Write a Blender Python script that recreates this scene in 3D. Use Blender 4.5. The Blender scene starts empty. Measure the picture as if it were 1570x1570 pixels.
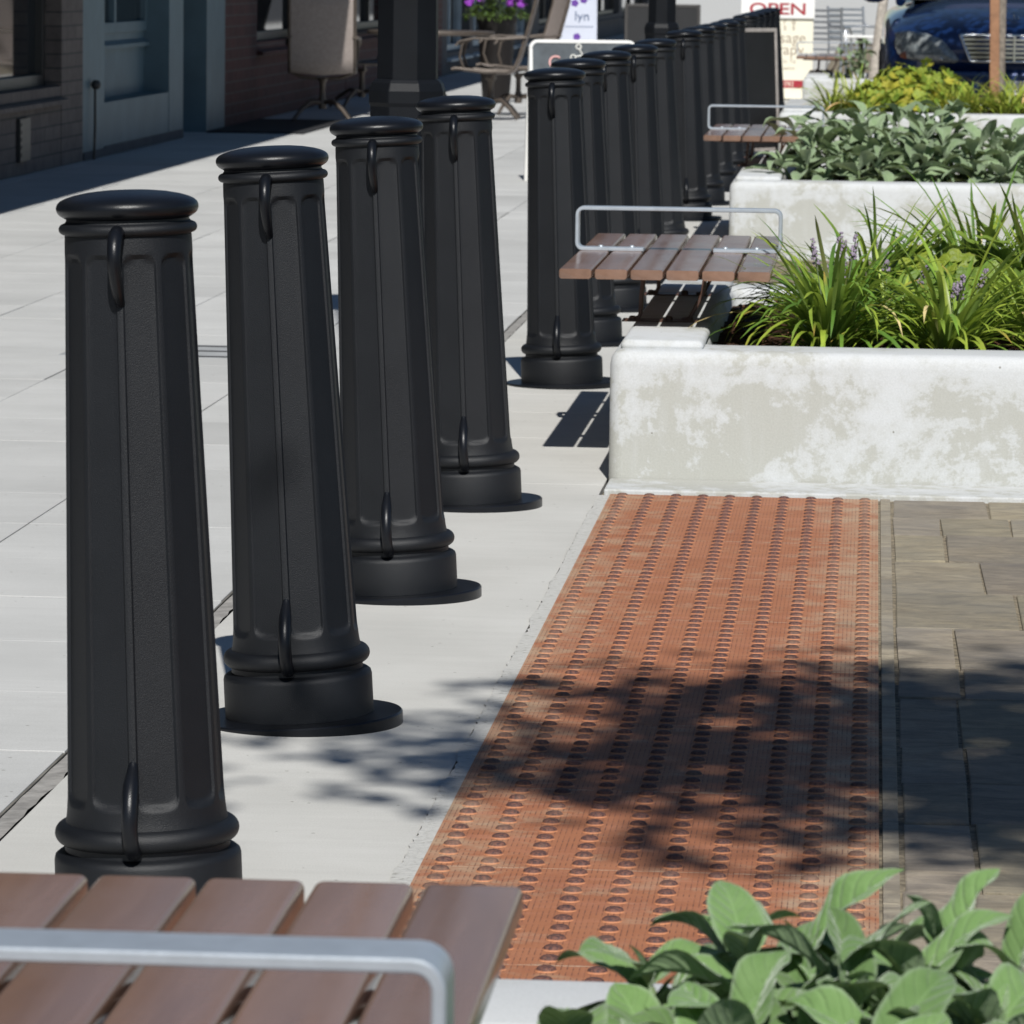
import bpy, math, random
from math import sin, cos, pi, radians, sqrt, atan2, exp
from mathutils import Vector, Matrix, noise
random.seed(7)
R = random.Random(11)
SC = bpy.context.scene
COL = SC.collection

# ------------------------------------------------------------------ helpers
class MB:
    """collects geometry and links it as ONE mesh object"""
    def __init__(s):
        s.v = []; s.f = []; s.m = []; s.c = []; s.uv = []
    def add(s, vs, fs, mat=0, col=None, uv=None, M=None):
        o = len(s.v)
        if M is not None:
            vs = [tuple(M @ Vector(p)) for p in vs]
        s.v += [tuple(p) for p in vs]
        s.f += [tuple(i + o for i in f) for f in fs]
        s.m += [mat] * len(fs)
        if col is None: s.c += [(1, 1, 1, 1)] * len(vs)
        elif isinstance(col, list): s.c += col
        else: s.c += [col] * len(vs)
        s.uv += uv if uv else [(0, 0)] * len(vs)
    def box(s, x0, x1, y0, y1, z0, z1, mat=0, col=None, M=None):
        vs = [(x0,y0,z0),(x1,y0,z0),(x1,y1,z0),(x0,y1,z0),(x0,y0,z1),(x1,y0,z1),(x1,y1,z1),(x0,y1,z1)]
        fs = [(0,3,2,1),(4,5,6,7),(0,1,5,4),(1,2,6,5),(2,3,7,6),(3,0,4,7)]
        s.add(vs, fs, mat, col, None, M)
    def loft(s, loops, close=True, cap0=False, cap1=False, mat=0, col=None, M=None):
        n = len(loops[0]); vs = [p for l in loops for p in l]; fs = []
        for i in range(len(loops) - 1):
            for j in range(n if close else n - 1):
                k = (j + 1) % n
                fs.append((i*n+j, i*n+k, (i+1)*n+k, (i+1)*n+j))
        if cap0: fs.append(tuple(range(n - 1, -1, -1)))
        if cap1: fs.append(tuple((len(loops)-1)*n + j for j in range(n)))
        s.add(vs, fs, mat, col, None, M)
    def lathe(s, prof, seg=32, c=(0,0,0), mat=0, cap0=True, cap1=True, M=None, col=None):
        loops = [[(c[0]+r*cos(2*pi*j/seg), c[1]+r*sin(2*pi*j/seg), c[2]+z) for j in range(seg)] for r, z in prof]
        s.loft(loops, True, cap0, cap1, mat, col, M)
    def tube(s, pts, r, seg=8, mat=0, cap=True, M=None, col=None, flat=None):
        """flat=(a,b): elliptical/rect-ish section half sizes along the two frame axes"""
        pts = [Vector(p) for p in pts]; n = len(pts)
        rs = r if isinstance(r, (list, tuple)) else [r]*n
        T = []
        for i in range(n):
            a = pts[max(i-1,0)]; b = pts[min(i+1,n-1)]
            T.append((b-a).normalized())
        up = Vector((0,0,1)) if abs(T[0].z) < .9 else Vector((1,0,0))
        N = (up - T[0]*up.dot(T[0])).normalized(); loops = []
        for i in range(n):
            N = (N - T[i]*N.dot(T[i])).normalized(); B = T[i].cross(N)
            lp = []
            for j in range(seg):
                a = 2*pi*j/seg + pi/seg
                lp.append(tuple(pts[i] + N*(cos(a)*rs[i]) + B*(sin(a)*rs[i])))
            loops.append(lp)
        s.loft(loops, True, cap, cap, mat, col, M)
    def strip(s, pts, w, t, wdir, mat=0, M=None):
        """a flat bar swept along pts: half width w along wdir, half thickness t"""
        pts = [Vector(p) for p in pts]; n = len(pts); wd = Vector(wdir).normalized(); loops = []
        for i in range(n):
            T = (pts[min(i+1,n-1)] - pts[max(i-1,0)]).normalized()
            N = T.cross(wd).normalized()
            b = min(w, t)*.35
            sec = [(w-b,t),(w,t-b),(w,-t+b),(w-b,-t),(-w+b,-t),(-w,-t+b),(-w,t-b),(-w+b,t)]
            loops.append([tuple(pts[i] + wd*a + N*c) for a, c in sec])
        s.loft(loops, True, True, True, mat, None, M)
    def sphere(s, c, r, mat=0, seg=10, rings=6, sx=1, sy=1, sz=1, M=None, col=None):
        loops = []
        for i in range(1, rings):
            a = pi*i/rings
            loops.append([(c[0]+sx*r*sin(a)*cos(2*pi*j/seg), c[1]+sy*r*sin(a)*sin(2*pi*j/seg), c[2]-sz*r*cos(a)) for j in range(seg)])
        s.loft(loops, True, True, True, mat, col, M)
    def build(s, name, mats, parent=None, smooth=None, bevel=None, loc=None, seg=2):
        me = bpy.data.meshes.new(name)
        me.from_pydata(s.v, [], s.f); 
        for m in (mats if isinstance(mats, (list, tuple)) else [mats]): me.materials.append(m)
        me.polygons.foreach_set('material_index', s.m)
        ca = me.color_attributes.new('tone', 'FLOAT_COLOR', 'POINT')
        ca.data.foreach_set('color', [x for c in s.c for x in c])
        ul = me.uv_layers.new(name='UVMap')
        vi = [0]*len(me.loops); me.loops.foreach_get('vertex_index', vi)
        ul.data.foreach_set('uv', [x for i in vi for x in s.uv[i]])
        if smooth is not None:
            me.polygons.foreach_set('use_smooth', [True]*len(me.polygons))
            if smooth < 180: me.set_sharp_from_angle(angle=radians(smooth))
        me.update()
        o = bpy.data.objects.new(name, me); COL.objects.link(o)
        if parent: o.parent = parent
        if loc: o.location = loc
        if bevel:
            b = o.modifiers.new('edge', 'BEVEL'); b.width = bevel; b.segments = seg; b.limit_method = 'ANGLE'; b.angle_limit = radians(40)
            b.harden_normals = False
        return o

def thing(name, label, cat, loc=(0,0,0), rot=(0,0,0), group=None):
    o = bpy.data.objects.new(name, None); COL.objects.link(o)
    o.location = loc; o.rotation_euler = rot; o.empty_display_size = .1
    return tag(o, label, cat, group)
def tag(o, label, cat, group=None):
    o['label'] = label; o['category'] = cat
    if group: o['group'] = group
    return o
def struct(o, kind='structure'):
    o['kind'] = kind; return o
def kids(o): return [c for c in bpy.data.objects if c.parent == o]
def copy_tree(o, parent=None):
    c = o.copy(); COL.objects.link(c); c.parent = parent
    for ch in kids(o): copy_tree(ch, c)
    return c
ORD = ['first','second','third','fourth','fifth','sixth','seventh','eighth','ninth','tenth','eleventh','twelfth','thirteenth','fourteenth','fifteenth','sixteenth','seventeenth','eighteenth']

# ------------------------------------------------------------------ materials
class NT:
    def __init__(s, name):
        s.mat = bpy.data.materials.new(name); s.mat.use_nodes = True
        s.t = s.mat.node_tree; s.b = s.t.nodes['Principled BSDF']; s.l = s.t.links.new
    def n(s, typ, **kw):
        d = s.t.nodes.new(typ)
        for k, v in kw.items():
            if k.startswith('i_'):
                key = k[2:]
                d.inputs[int(key) if key.isdigit() else key].default_value = v
            else: setattr(d, k, v)
        return d
    def co(s, scale=(1,1,1), kind='Object', loc=(0,0,0)):
        c = s.n('ShaderNodeTexCoord'); m = s.n('ShaderNodeMapping'); m.inputs['Scale'].default_value = scale
        m.inputs['Location'].default_value = loc
        s.l(c.outputs[kind], m.inputs['Vector']); return m.outputs['Vector']
    def noise(s, scale, detail=4, rough=.55, vec=None, dist=0):
        d = s.n('ShaderNodeTexNoise'); d.inputs['Scale'].default_value = scale; d.inputs['Detail'].default_value = detail
        d.inputs['Roughness'].default_value = rough; d.inputs['Distortion'].default_value = dist
        if vec is not None: s.l(vec, d.inputs['Vector'])
        return d.outputs['Fac']
    def ramp(s, fac, stops, interp='LINEAR'):
        d = s.n('ShaderNodeValToRGB'); d.color_ramp.interpolation = interp
        e = d.color_ramp.elements
        while len(e) < len(stops): e.new(.5)
        for i, (p, c) in enumerate(stops):
            e[i].position = p; e[i].color = (c[0], c[1], c[2], 1) if isinstance(c, (tuple, list)) else (c, c, c, 1)
        s.l(fac, d.inputs['Fac']); return d.outputs['Color']
    def mix(s, fac, a, b, mode='MIX'):
        d = s.n('ShaderNodeMix', data_type='RGBA', blend_type=mode)
        for k, v in ((0, fac), (6, a), (7, b)):
            if isinstance(v, (int, float)): d.inputs[k].default_value = v
            elif isinstance(v, (tuple, list)): d.inputs[k].default_value = (v[0], v[1], v[2], 1)
            else: s.l(v, d.inputs[k])
        return d.outputs[2]
    def math(s, op, a, b=0.0, clamp=False):
        d = s.n('ShaderNodeMath', operation=op, use_clamp=clamp)
        for k, v in ((0, a), (1, b)):
            if isinstance(v, (int, float)): d.inputs[k].default_value = v
            else: s.l(v, d.inputs[k])
        return d.outputs[0]
    def tone(s, name='tone'):
        d = s.n('ShaderNodeVertexColor', layer_name=name); return d.outputs['Color']
    def bump(s, h, strength=.3, dist=.01, prev=None):
        d = s.n('ShaderNodeBump'); d.inputs['Strength'].default_value = strength; d.inputs['Distance'].default_value = dist
        s.l(h, d.inputs['Height'])
        if prev is not None: s.l(prev, d.inputs['Normal'])
        s.l(d.outputs['Normal'], s.b.inputs['Normal']); return d.outputs['Normal']
    def set(s, **kw):
        for k, v in kw.items():
            k = k.replace('_', ' ')
            i = s.b.inputs[k]
            if isinstance(v, (int, float)): i.default_value = v
            elif isinstance(v, (tuple, list)): i.default_value = (v[0], v[1], v[2], 1) if len(v) == 3 else v
            else: s.l(v, i)
        return s

def plain(name, col, rough=.5, metal=0, var=.12, vscale=6, bump=0, bscale=200, coat=0, spec=.5):
    m = NT(name); v = m.co()
    n = m.noise(vscale, 5, .6, v)
    lo = tuple(c*(1-var) for c in col); hi = tuple(min(1, c*(1+var)) for c in col)
    m.set(Base_Color=m.ramp(n, [(.3, lo), (.7, hi)]), Roughness=rough, Metallic=metal, Specular_IOR_Level=spec)
    if coat: m.set(Coat_Weight=coat, Coat_Roughness=.05)
    if bump: m.bump(m.noise(bscale, 3, .6, v), bump, .004)
    return m.mat

def concrete(name, c0, c1, broom=(6, 160, 6), bstr=.25, speck=True, tone=False, white=None):
    m = NT(name); v = m.co()
    big = m.noise(2.2, 6, .6, v)
    base = m.ramp(big, [(.3, c0), (.7, c1)])
    st = m.noise(1.0, 6, .7, m.co((2.5, 30, 2.5)))
    base = m.mix(m.math('MULTIPLY', m.ramp(st, [(.35, 0), (.75, 1)]), .22), base, tuple(x*.72 for x in c0))
    base = m.mix(m.math('MULTIPLY', m.ramp(m.noise(.9, 5, .65, m.co((1,1,1), loc=(4,2,0))), [(.5, 0), (.75, 1)]), .16), base, tuple(x*.62 for x in c0))
    fine = m.noise(420, 3, .7, v)
    base = m.mix(.2, base, m.ramp(fine, [(.3, .25), (.7, .9)]), 'OVERLAY')
    if speck:
        vo = m.n('ShaderNodeTexVoronoi', feature='F1'); vo.inputs['Scale'].default_value = 34; m.l(v, vo.inputs['Vector'])
        gate = m.math('GREATER_THAN', m.noise(9, 2, .5, v), .57)
        dot = m.math('MULTIPLY', m.math('LESS_THAN', vo.outputs['Distance'], .10), gate)
        base = m.mix(m.math('MULTIPLY', dot, .6), base, (.12, .11, .09))
    if tone: base = m.mix(1.0, base, m.tone(), 'MULTIPLY')
    m.set(Base_Color=base, Roughness=.88, Specular_IOR_Level=.25)
    b = m.bump(m.noise(1.0, 4, .65, m.co(broom)), bstr, .004)
    m.bump(fine, .12, .002, b)
    return m.mat

M = {}
M['slab'] = concrete('sidewalk_concrete', (.44,.445,.44), (.52,.525,.52), (5, 210, 5), .30, True, True)
M['band'] = concrete('band_concrete', (.465,.462,.44), (.545,.542,.52), (7, 230, 7), .28, True, True)
M['joint'] = plain('joint_mortar', (.20,.19,.175), .95, 0, .35, 30, .6, 150)
def planter_mat():
    m = NT('whitewashed_concrete'); v = m.co()
    n1 = m.noise(3.1, 7, .68, m.co((1,1,1.3), loc=(3,1,2)), .35)
    n2 = m.noise(22, 7, .78, v)
    sz = m.n('ShaderNodeSeparateXYZ'); m.l(v, sz.inputs[0])
    f = m.math('ADD', m.math('MULTIPLY', n1, .70), m.math('MULTIPLY', n2, .40))
    f = m.math('ADD', f, m.ramp(sz.outputs[2], [(.21, 0), (.28, .07)]))
    mask = m.ramp(f, [(.548, 0), (.578, .6), (.66, 1)])
    base = m.mix(mask, (.395,.397,.366), (.515,.53,.537))
    sc = m.noise(1, 5, .7, m.co((26, 26, 4)))
    base = m.mix(m.math('MULTIPLY', m.ramp(sc, [(.5, 0), (.72, 1)]), .28), base, (.48,.49,.485))
    fine = m.noise(260, 3, .7, v)
    base = m.mix(.12, base, m.ramp(fine, [(.3, .2), (.7, .9)]), 'OVERLAY')
    vo = m.n('ShaderNodeTexVoronoi', feature='F1'); vo.inputs['Scale'].default_value = 24; m.l(v, vo.inputs['Vector'])
    dot = m.math('MULTIPLY', m.math('LESS_THAN', vo.outputs['Distance'], .06), m.math('GREATER_THAN', m.noise(5, 2, .5, v), .55))
    base = m.mix(m.math('MULTIPLY', dot, .8), base, (.16,.15,.12))
    m.set(Base_Color=base, Roughness=.85, Specular_IOR_Level=.3)
    b = m.bump(n2, .16, .006); m.bump(fine, .14, .002, b)
    return m.mat
M['planter'] = planter_mat()
def bollard_mat():
    m = NT('black_powder_coat'); v = m.co()
    f = m.noise(760, 2, .6, v); d = m.noise(7, 5, .6, v)
    base = m.ramp(d, [(.3, (.0026,.0035,.0054)), (.7, (.0044,.0057,.0082))])
    m.set(Base_Color=base, Roughness=m.ramp(d, [(.3, .50), (.7, .57)]), Specular_IOR_Level=.44)
    m.bump(f, .45, .0014)
    return m.mat
M['bollard'] = bollard_mat()
M['bollard_smooth'] = plain('black_cast_metal', (.005,.006,.0085), .34, 0, .25, 9, .10, 700, 0, .32)
M['lamp'] = plain('lamp_black', (.005,.006,.008), .5, 0, .25, 6, .12, 600, 0, .2)
def plate_mat():
    m = NT('rusty_cast_iron'); v = m.co()
    oi = m.n('ShaderNodeObjectInfo')
    vm = m.n('ShaderNodeVectorMath', operation='ADD'); m.l(v, vm.inputs[0])
    cx = m.n('ShaderNodeCombineXYZ'); m.l(m.math('MULTIPLY', oi.outputs['Random'], 40), cx.inputs[2]); m.l(cx.outputs[0], vm.inputs[1])
    vv = vm.outputs[0]
    n = m.noise(7, 6, .65, vv); n2 = m.noise(28, 5, .7, vv)
    base = m.ramp(n, [(.28, (.295,.112,.054)), (.5, (.365,.150,.073)), (.74, (.41,.188,.102))])
    base = m.mix(m.math('MULTIPLY', oi.outputs['Random'], .25), base, (.33,.12,.062))
    stm = m.n('ShaderNodeMapping'); stm.inputs['Scale'].default_value = (4, 17, 4); m.l(vv, stm.inputs['Vector'])
    stn = m.noise(1, 5, .65, stm.outputs[0])
    base = m.mix(m.math('MULTIPLY', m.ramp(stn, [(.52, 0), (.7, 1)]), .55), base, (.45,.20,.125))
    base = m.mix(m.math('MULTIPLY', m.ramp(stn, [(.28, 1), (.42, 0)]), .30), base, (.20,.085,.055))
    base = m.mix(m.math('MULTIPLY', m.ramp(n2, [(.50, 0), (.66, 1)]), .3), base, (.26,.09,.055))
    # pale dusty deposits, growing towards the edges of the strip
    sx = m.n('ShaderNodeSeparateXYZ'); m.l(v, sx.inputs[0])
    ex = m.math('MAXIMUM', m.math('MULTIPLY', sx.outputs[0], 1.12), m.math('MULTIPLY', sx.outputs[0], -.92))
    edge = m.n('ShaderNodeMapRange'); m.l(ex, edge.inputs[0]); edge.inputs[1].default_value = .10; edge.inputs[2].default_value = .30
    dep = m.math('MULTIPLY', m.ramp(m.math('ADD', m.noise(11, 6, .7, vv), m.math('MULTIPLY', edge.outputs[0], .20)), [(.55, 0), (.80, 1)]), .75)
    base = m.mix(dep, base, (.43,.33,.225))
    ey = m.math('ABSOLUTE', sx.outputs[1])
    se = m.math('MULTIPLY', m.math('GREATER_THAN', m.math('ADD', ey, m.math('MULTIPLY', n2, .016)), .3105), .5)
    base = m.mix(se, base, (.50,.40,.30))
    # fine ribs
    w = m.n('ShaderNodeTexWave', wave_type='BANDS', bands_direction='X'); w.inputs['Scale'].default_value = 42; w.inputs['Distortion'].default_value = .3
    w.inputs['Detail'].default_value = 2; w.inputs['Detail Scale'].default_value = 3
    m.l(v, w.inputs['Vector'])
    tn = m.n('ShaderNodeSeparateColor'); m.l(m.tone(), tn.inputs[0])
    flat = m.math('SUBTRACT', 1.0, tn.outputs[0], True)
    rib = m.ramp(w.outputs['Fac'], [(.0, 1), (.22, 0)])
    gate = m.ramp(m.noise(1, 4, .6, m.co((30, 60, 30))), [(.42, 0), (.6, 1)])
    base = m.mix(m.math('MULTIPLY', m.math('MULTIPLY', m.math('MULTIPLY', rib, flat), gate), .75), base, (.085,.04,.03))
    dn = m.noise(230, 3, .7, v)
    dome = m.mix(m.ramp(dn, [(.42, 0), (.6, 1)]), (.066,.036,.035), (.165,.074,.054))
    dome = m.mix(m.math('MULTIPLY', dep, .6), dome, (.33,.22,.15))
    base = m.mix(tn.outputs[0], base, dome)
    base = m.mix(m.math('MULTIPLY', tn.outputs[1], .8), base, (.55,.235,.115))
    m.set(Base_Color=base, Roughness=.72, Metallic=.0, Specular_IOR_Level=.35)
    b = m.bump(w.outputs['Fac'], .15, .002)
    m.bump(m.noise(300, 3, .7, v), .35, .0025, b)
    return m.mat
M['plate'] = plate_mat()
def paver_mat():
    m = NT('slate_paving'); v = m.co()
    s1 = m.noise(1, 8, .75, m.co((9, 17, 8)), .8); s2 = m.noise(1, 5, .7, m.co((9, 120, 9)))
    n = m.noise(3.0, 5, .6, v)
    base = m.ramp(s1, [(.25, (.145,.125,.098)), (.45, (.23,.197,.148)), (.60, (.345,.295,.213)), (.78, (.225,.208,.182))])
    base = m.mix(m.math('MULTIPLY', m.ramp(s2, [(.4, 0), (.7, 1)]), .4), base, (.36,.325,.255))
    base = m.mix(m.math('MULTIPLY', m.ramp(n, [(.35, 1), (.6, 0)]), .45), base, (.195,.19,.18))
    base = m.mix(1.0, base, m.tone(), 'MULTIPLY')
    m.set(Base_Color=base, Roughness=.8, Specular_IOR_Level=.35)
    b = m.bump(s1, .7, .010); b = m.bump(s2, .45, .004, b); m.bump(m.noise(160, 4, .75, v), .5, .004, b)
    return m.mat
M['paver'] = paver_mat()
M['sand'] = plain('joint_sand', (.215,.18,.125), .95, 0, .6, 60, .8, 260)
def wood_mat():
    m = NT('brown_stained_slats'); v = m.co((22, 1.6, 22))
    g = m.noise(1, 6, .65, v, .4); n = m.noise(5, 4, .6, m.co())
    base = m.ramp(g, [(.25, (.165,.090,.058)), (.5, (.22,.125,.084)), (.75, (.275,.165,.118))])
    base = m.mix(m.math('MULTIPLY', m.ramp(n, [(.35, 0), (.7, 1)]), .5), base, (.215,.145,.115))
    base = m.mix(1.0, base, m.tone(), 'MULTIPLY')
    m.set(Base_Color=base, Roughness=m.ramp(n, [(.3, .17), (.7, .27)]), Specular_IOR_Level=.65)
    b = m.bump(g, .07, .003); m.bump(m.noise(300, 2, .6, m.co()), .05, .001, b)
    return m.mat
M['wood'] = wood_mat()
M['brown_steel'] = plain('brown_painted_steel', (.085,.042,.028), .5, 0, .3, 20, .1, 200)
M['galv'] = plain('galvanised_steel', (.50,.55,.60), .38, .55, .08, 40, .05, 300)
def soil_mat():
    m = NT('bark_mulch'); v = m.co()
    n = m.noise(60, 6, .75, v); n2 = m.noise(14, 4, .6, v)
    base = m.ramp(n, [(.3, (.022,.013,.009)), (.55, (.070,.036,.022)), (.75, (.17,.10,.06))])
    base = m.mix(m.math('MULTIPLY', n2, .4), base, (.045,.022,.014))
    base = m.mix(1.0, base, m.tone(), 'MULTIPLY')
    m.set(Base_Color=base, Roughness=.95, Specular_IOR_Level=.2); m.bump(n, .9, .02)
    return m.mat
M['soil'] = soil_mat()
def leaf_mat(name, c0, c1, back, trans=.25, rough=.55, fuzz=0., veins=0., stripes=0.):
    m = NT(name); v = m.co()
    n = m.noise(24, 5, .65, v); n2 = m.noise(260, 3, .7, v)
    base = m.ramp(n, [(.3, c0), (.7, c1)])
    uvn = m.n('ShaderNodeUVMap'); sx = m.n('ShaderNodeSeparateXYZ'); m.l(uvn.outputs[0], sx.inputs[0])
    u = m.math('ABSOLUTE', sx.outputs[0])
    if veins:
        ph = m.math('SUBTRACT', m.math('MULTIPLY', sx.outputs[1], 46.0), m.math('MULTIPLY', u, 11.0))
        ph = m.math('ADD', ph, m.math('MULTIPLY', n, 3.0))
        w = m.math('SINE', ph)
        vn = m.math('POWER', m.math('MULTIPLY', m.math('ADD', w, 1.0), .5), 5.0)
        mid = m.math('LESS_THAN', u, .045)
        vein = m.math('MAXIMUM', m.math('MULTIPLY', vn, .55), mid)
        base = m.mix(m.math('MULTIPLY', vein, veins), base, tuple(min(1, x*1.35+.02) for x in c1))
        rim = m.ramp(u, [(.80, 0), (.97, 1)])
        base = m.mix(m.math('MULTIPLY', rim, .42), base, (.34,.41,.30))
        b = m.bump(m.math('MULTIPLY', vein, -1.0), .55, .004); b = m.bump(m.noise(90, 3, .6, v), .35, .003, b); m.bump(n2, .3, .0015, b)
    if stripes:
        w = m.math('SINE', m.math('MULTIPLY', sx.outputs[0], 14.0))
        base = m.mix(m.math('MULTIPLY', m.math('ADD', w, 1.0), .12), base, tuple(x*.6 for x in c0))
    base = m.mix(1.0, base, m.tone(), 'MULTIPLY')
    ge = m.n('ShaderNodeNewGeometry')
    base2 = m.mix(ge.outputs['Backfacing'], base, m.mix(.65, base, back))
    m.set(Base_Color=base2, Roughness=rough, Specular_IOR_Level=.4)
    if fuzz: m.set(Sheen_Weight=fuzz, Sheen_Roughness=.45, Sheen_Tint=(.85,.92,.82))
    tr = m.n('ShaderNodeBsdfTranslucent'); mixs = m.n('ShaderNodeMixShader'); mixs.inputs[0].default_value = trans
    m.l(m.mix(1.0, base2, (1.0,1.0,.55), 'MULTIPLY'), tr.inputs['Color'])
    out = m.t.nodes['Material Output']
    m.l(m.b.outputs[0], mixs.inputs[1]); m.l(tr.outputs[0], mixs.inputs[2]); m.l(mixs.outputs[0], out.inputs['Surface'])
    return m.mat
M['sage'] = leaf_mat('woolly_leaf', (.120,.225,.062), (.180,.295,.105), (.25,.33,.20), .2, .8, .6, .34)
M['sage_grey'] = leaf_mat('grey_woolly_leaf', (.20,.295,.14), (.285,.37,.215), (.30,.36,.25), .2, .8, .5, .25)
M['blade'] = leaf_mat('strap_leaf', (.18,.29,.042), (.29,.41,.08), (.27,.37,.10), .34, .36, 0, 0, 1)
M['geranium'] = leaf_mat('lobed_leaf', (.12,.215,.03), (.21,.31,.05), (.2,.27,.1), .3, .5, 0, .25)
M['lime'] = leaf_mat('lime_leaf', (.25,.34,.04), (.37,.43,.065), (.33,.37,.1), .3, .5, 0, .25)
M['limeblade'] = leaf_mat('yellow_strap_leaf', (.24,.33,.04), (.38,.44,.08), (.3,.35,.1), .3, .4)
M['treeleaf'] = leaf_mat('street_tree_leaf', (.05,.10,.02), (.09,.16,.035), (.09,.13,.05), .2, .5)
M['stem'] = plain('plant_stem', (.13,.18,.08), .7)
M['purple'] = plain('purple_flower', (.27,.22,.29), .8, 0, .4, 60)
M['petunia'] = plain('petunia_flower', (.20,.03,.32), .6, 0, .3, 40)
M['bark'] = plain('tree_bark', (.20,.17,.14), .9, 0, .45, 30, .9, 60)
M['palebark'] = plain('pale_bark', (.42,.38,.33), .85, 0, .35, 24, .8, 50)
M['stake'] = plain('stake_wood', (.30,.155,.085), .8, 0, .25, 20, .3, 120)

# ------------------------------------------------------------------ camera, light
F_PX, YAW, PITCH, ROLL, HC = 7223.75, radians(4.3112), radians(6.5715), radians(.7568), 1.1870
fw = Vector((-sin(YAW)*cos(PITCH), cos(YAW)*cos(PITCH), -sin(PITCH)))
rt = Vector((cos(YAW), sin(YAW), 0)); up = rt.cross(fw)
r2 = rt*cos(ROLL) + up*sin(ROLL); u2 = -rt*sin(ROLL) + up*cos(ROLL)
cam = bpy.data.cameras.new('camera'); camo = bpy.data.objects.new('camera', cam); COL.objects.link(camo)
mw = Matrix.Identity(4)
for i in range(3):
    mw[i][0] = r2[i]; mw[i][1] = u2[i]; mw[i][2] = -fw[i]
mw[2][3] = HC; camo.matrix_world = mw
cam.sensor_width = 36; cam.sensor_fit = 'HORIZONTAL'; cam.lens = F_PX/1570*36
cam.clip_start = .05; cam.clip_end = 3000
cam.dof.use_dof = True; cam.dof.focus_distance = 7.6; cam.dof.aperture_fstop = 27
SC.camera = camo
SUNV = Vector((-.14, .98, -1)).normalized()
sun = bpy.data.lights.new('sun', 'SUN'); sun.energy = 5.0; sun.angle = radians(.53); sun.color = (1, .975, .93)
suno = bpy.data.objects.new('sun', sun); COL.objects.link(suno)
suno.rotation_euler = SUNV.to_track_quat('-Z', 'Y').to_euler()
w = bpy.data.worlds.new('World'); SC.world = w; w.use_nodes = True
sky = w.node_tree.nodes.new('ShaderNodeTexSky'); sky.sky_type = 'NISHITA'; sky.sun_disc = False
sky.sun_elevation = math.asin(-SUNV.z); sky.sun_rotation = atan2(-SUNV.x, -SUNV.y); sky.air_density = 1; sky.dust_density = 0; sky.ozone_density = 4
bg = w.node_tree.nodes['Background']; bg.inputs['Strength'].default_value = .05
w.node_tree.links.new(sky.outputs[0], bg.inputs['Color'])
SC.view_settings.view_transform = 'Standard'; SC.view_settings.look = 'None'
SC.view_settings.exposure = .06; SC.view_settings.gamma = 1
SC.render.engine = 'CYCLES'
SC.cycles.max_bounces = 8; SC.cycles.diffuse_bounces = 4; SC.cycles.use_denoising = True

# ------------------------------------------------------------------ the ground
M['asphalt'] = plain('asphalt', (.045,.045,.047), .9, 0, .25, 8, .8, 300)
m = MB(); m.add([(-400,-60,-.02),(400,-60,-.02),(400,900,-.02),(-400,900,-.02)], [(0,1,2,3)])
struct(m.build('ground', M['asphalt']))
# sidewalk of square slabs
def slab(mb, x0, x1, y0, y1, tone, g=.0022, dz=0.):
    b = .0007; z = dz
    x0 += g; x1 -= g; y0 += g; y1 -= g
    o = [(x0,y0,-.018),(x1,y0,-.018),(x1,y1,-.018),(x0,y1,-.018)]
    p = [(x0,y0,z-b),(x1,y0,z-b),(x1,y1,z-b),(x0,y1,z-b)]
    q = [(x0+b,y0+b,z),(x1-b,y0+b,z),(x1-b,y1-b,z),(x0+b,y1-b,z)]
    mb.loft([o,p,q], True, False, True, 0, (tone,tone*.995,tone*.985,1))
m = MB(); P = .577
for i in range(7):
    for j in range(-9, 130):
        x1 = -1.2 - P*i; y0 = 6.981 + P*j
        wide = .0017 if (j*7 + 3) % 4 else .0036
        slab(m, x1-P, x1, y0, y0+P, R.uniform(.93, 1.05) * (1 if R.random() < .9 else .93), wide, R.uniform(-.0006,.0006))
struct(m.build('sidewalk', M['slab']))
mb_ = MB(); mb_.box(-5.24, -1.20, 1.2, 82, -.019, -.0026); struct(mb_.build('sidewalk_bed', plain('joint_dirt', (.13,.122,.105), .95, 0, .4, 12, .5, 120)))
# smooth concrete band that carries the bollards
m = MB(); ys = [-1, 1.4, 3.0, 4.7, 10.86, 11.933, 12.626, 13.174]
while ys[-1] < 82: ys.append(ys[-1] + (1.2 if len(ys) % 3 else .75))
for a, b in zip(ys, ys[1:]):
    slab(m, -1.165, -.604, a, b, R.uniform(.97, 1.03), .002)
    if a >= 10.8 or b <= 4.71:
        pass
struct(m.build('pavement_band', M['band']))
# rough, wide mortar joint between slabs and band
m = MB(); n = 900
L = [[], []]
for k in range(n):
    y = 2 + k*.05
    e0 = noise.noise((y*9, 0, 0))*.008 + noise.noise((y*31, 5, 0))*.004
    e1 = noise.noise((y*9, 9, 0))*.008 + noise.noise((y*31, 15, 0))*.004
    L[0].append((-1.198+e0*.4, y, -.004)); L[1].append((-1.168+e1, y, -.003))
m.add(L[0]+L[1], [(k, n+k, n+k+1, k+1) for k in range(n-1)])
M['mortar'] = plain('joint_filler', (.27,.26,.245), .95, 0, .3, 25, .9, 90)
struct(m.build('pavement_joint', M['mortar']))
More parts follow.
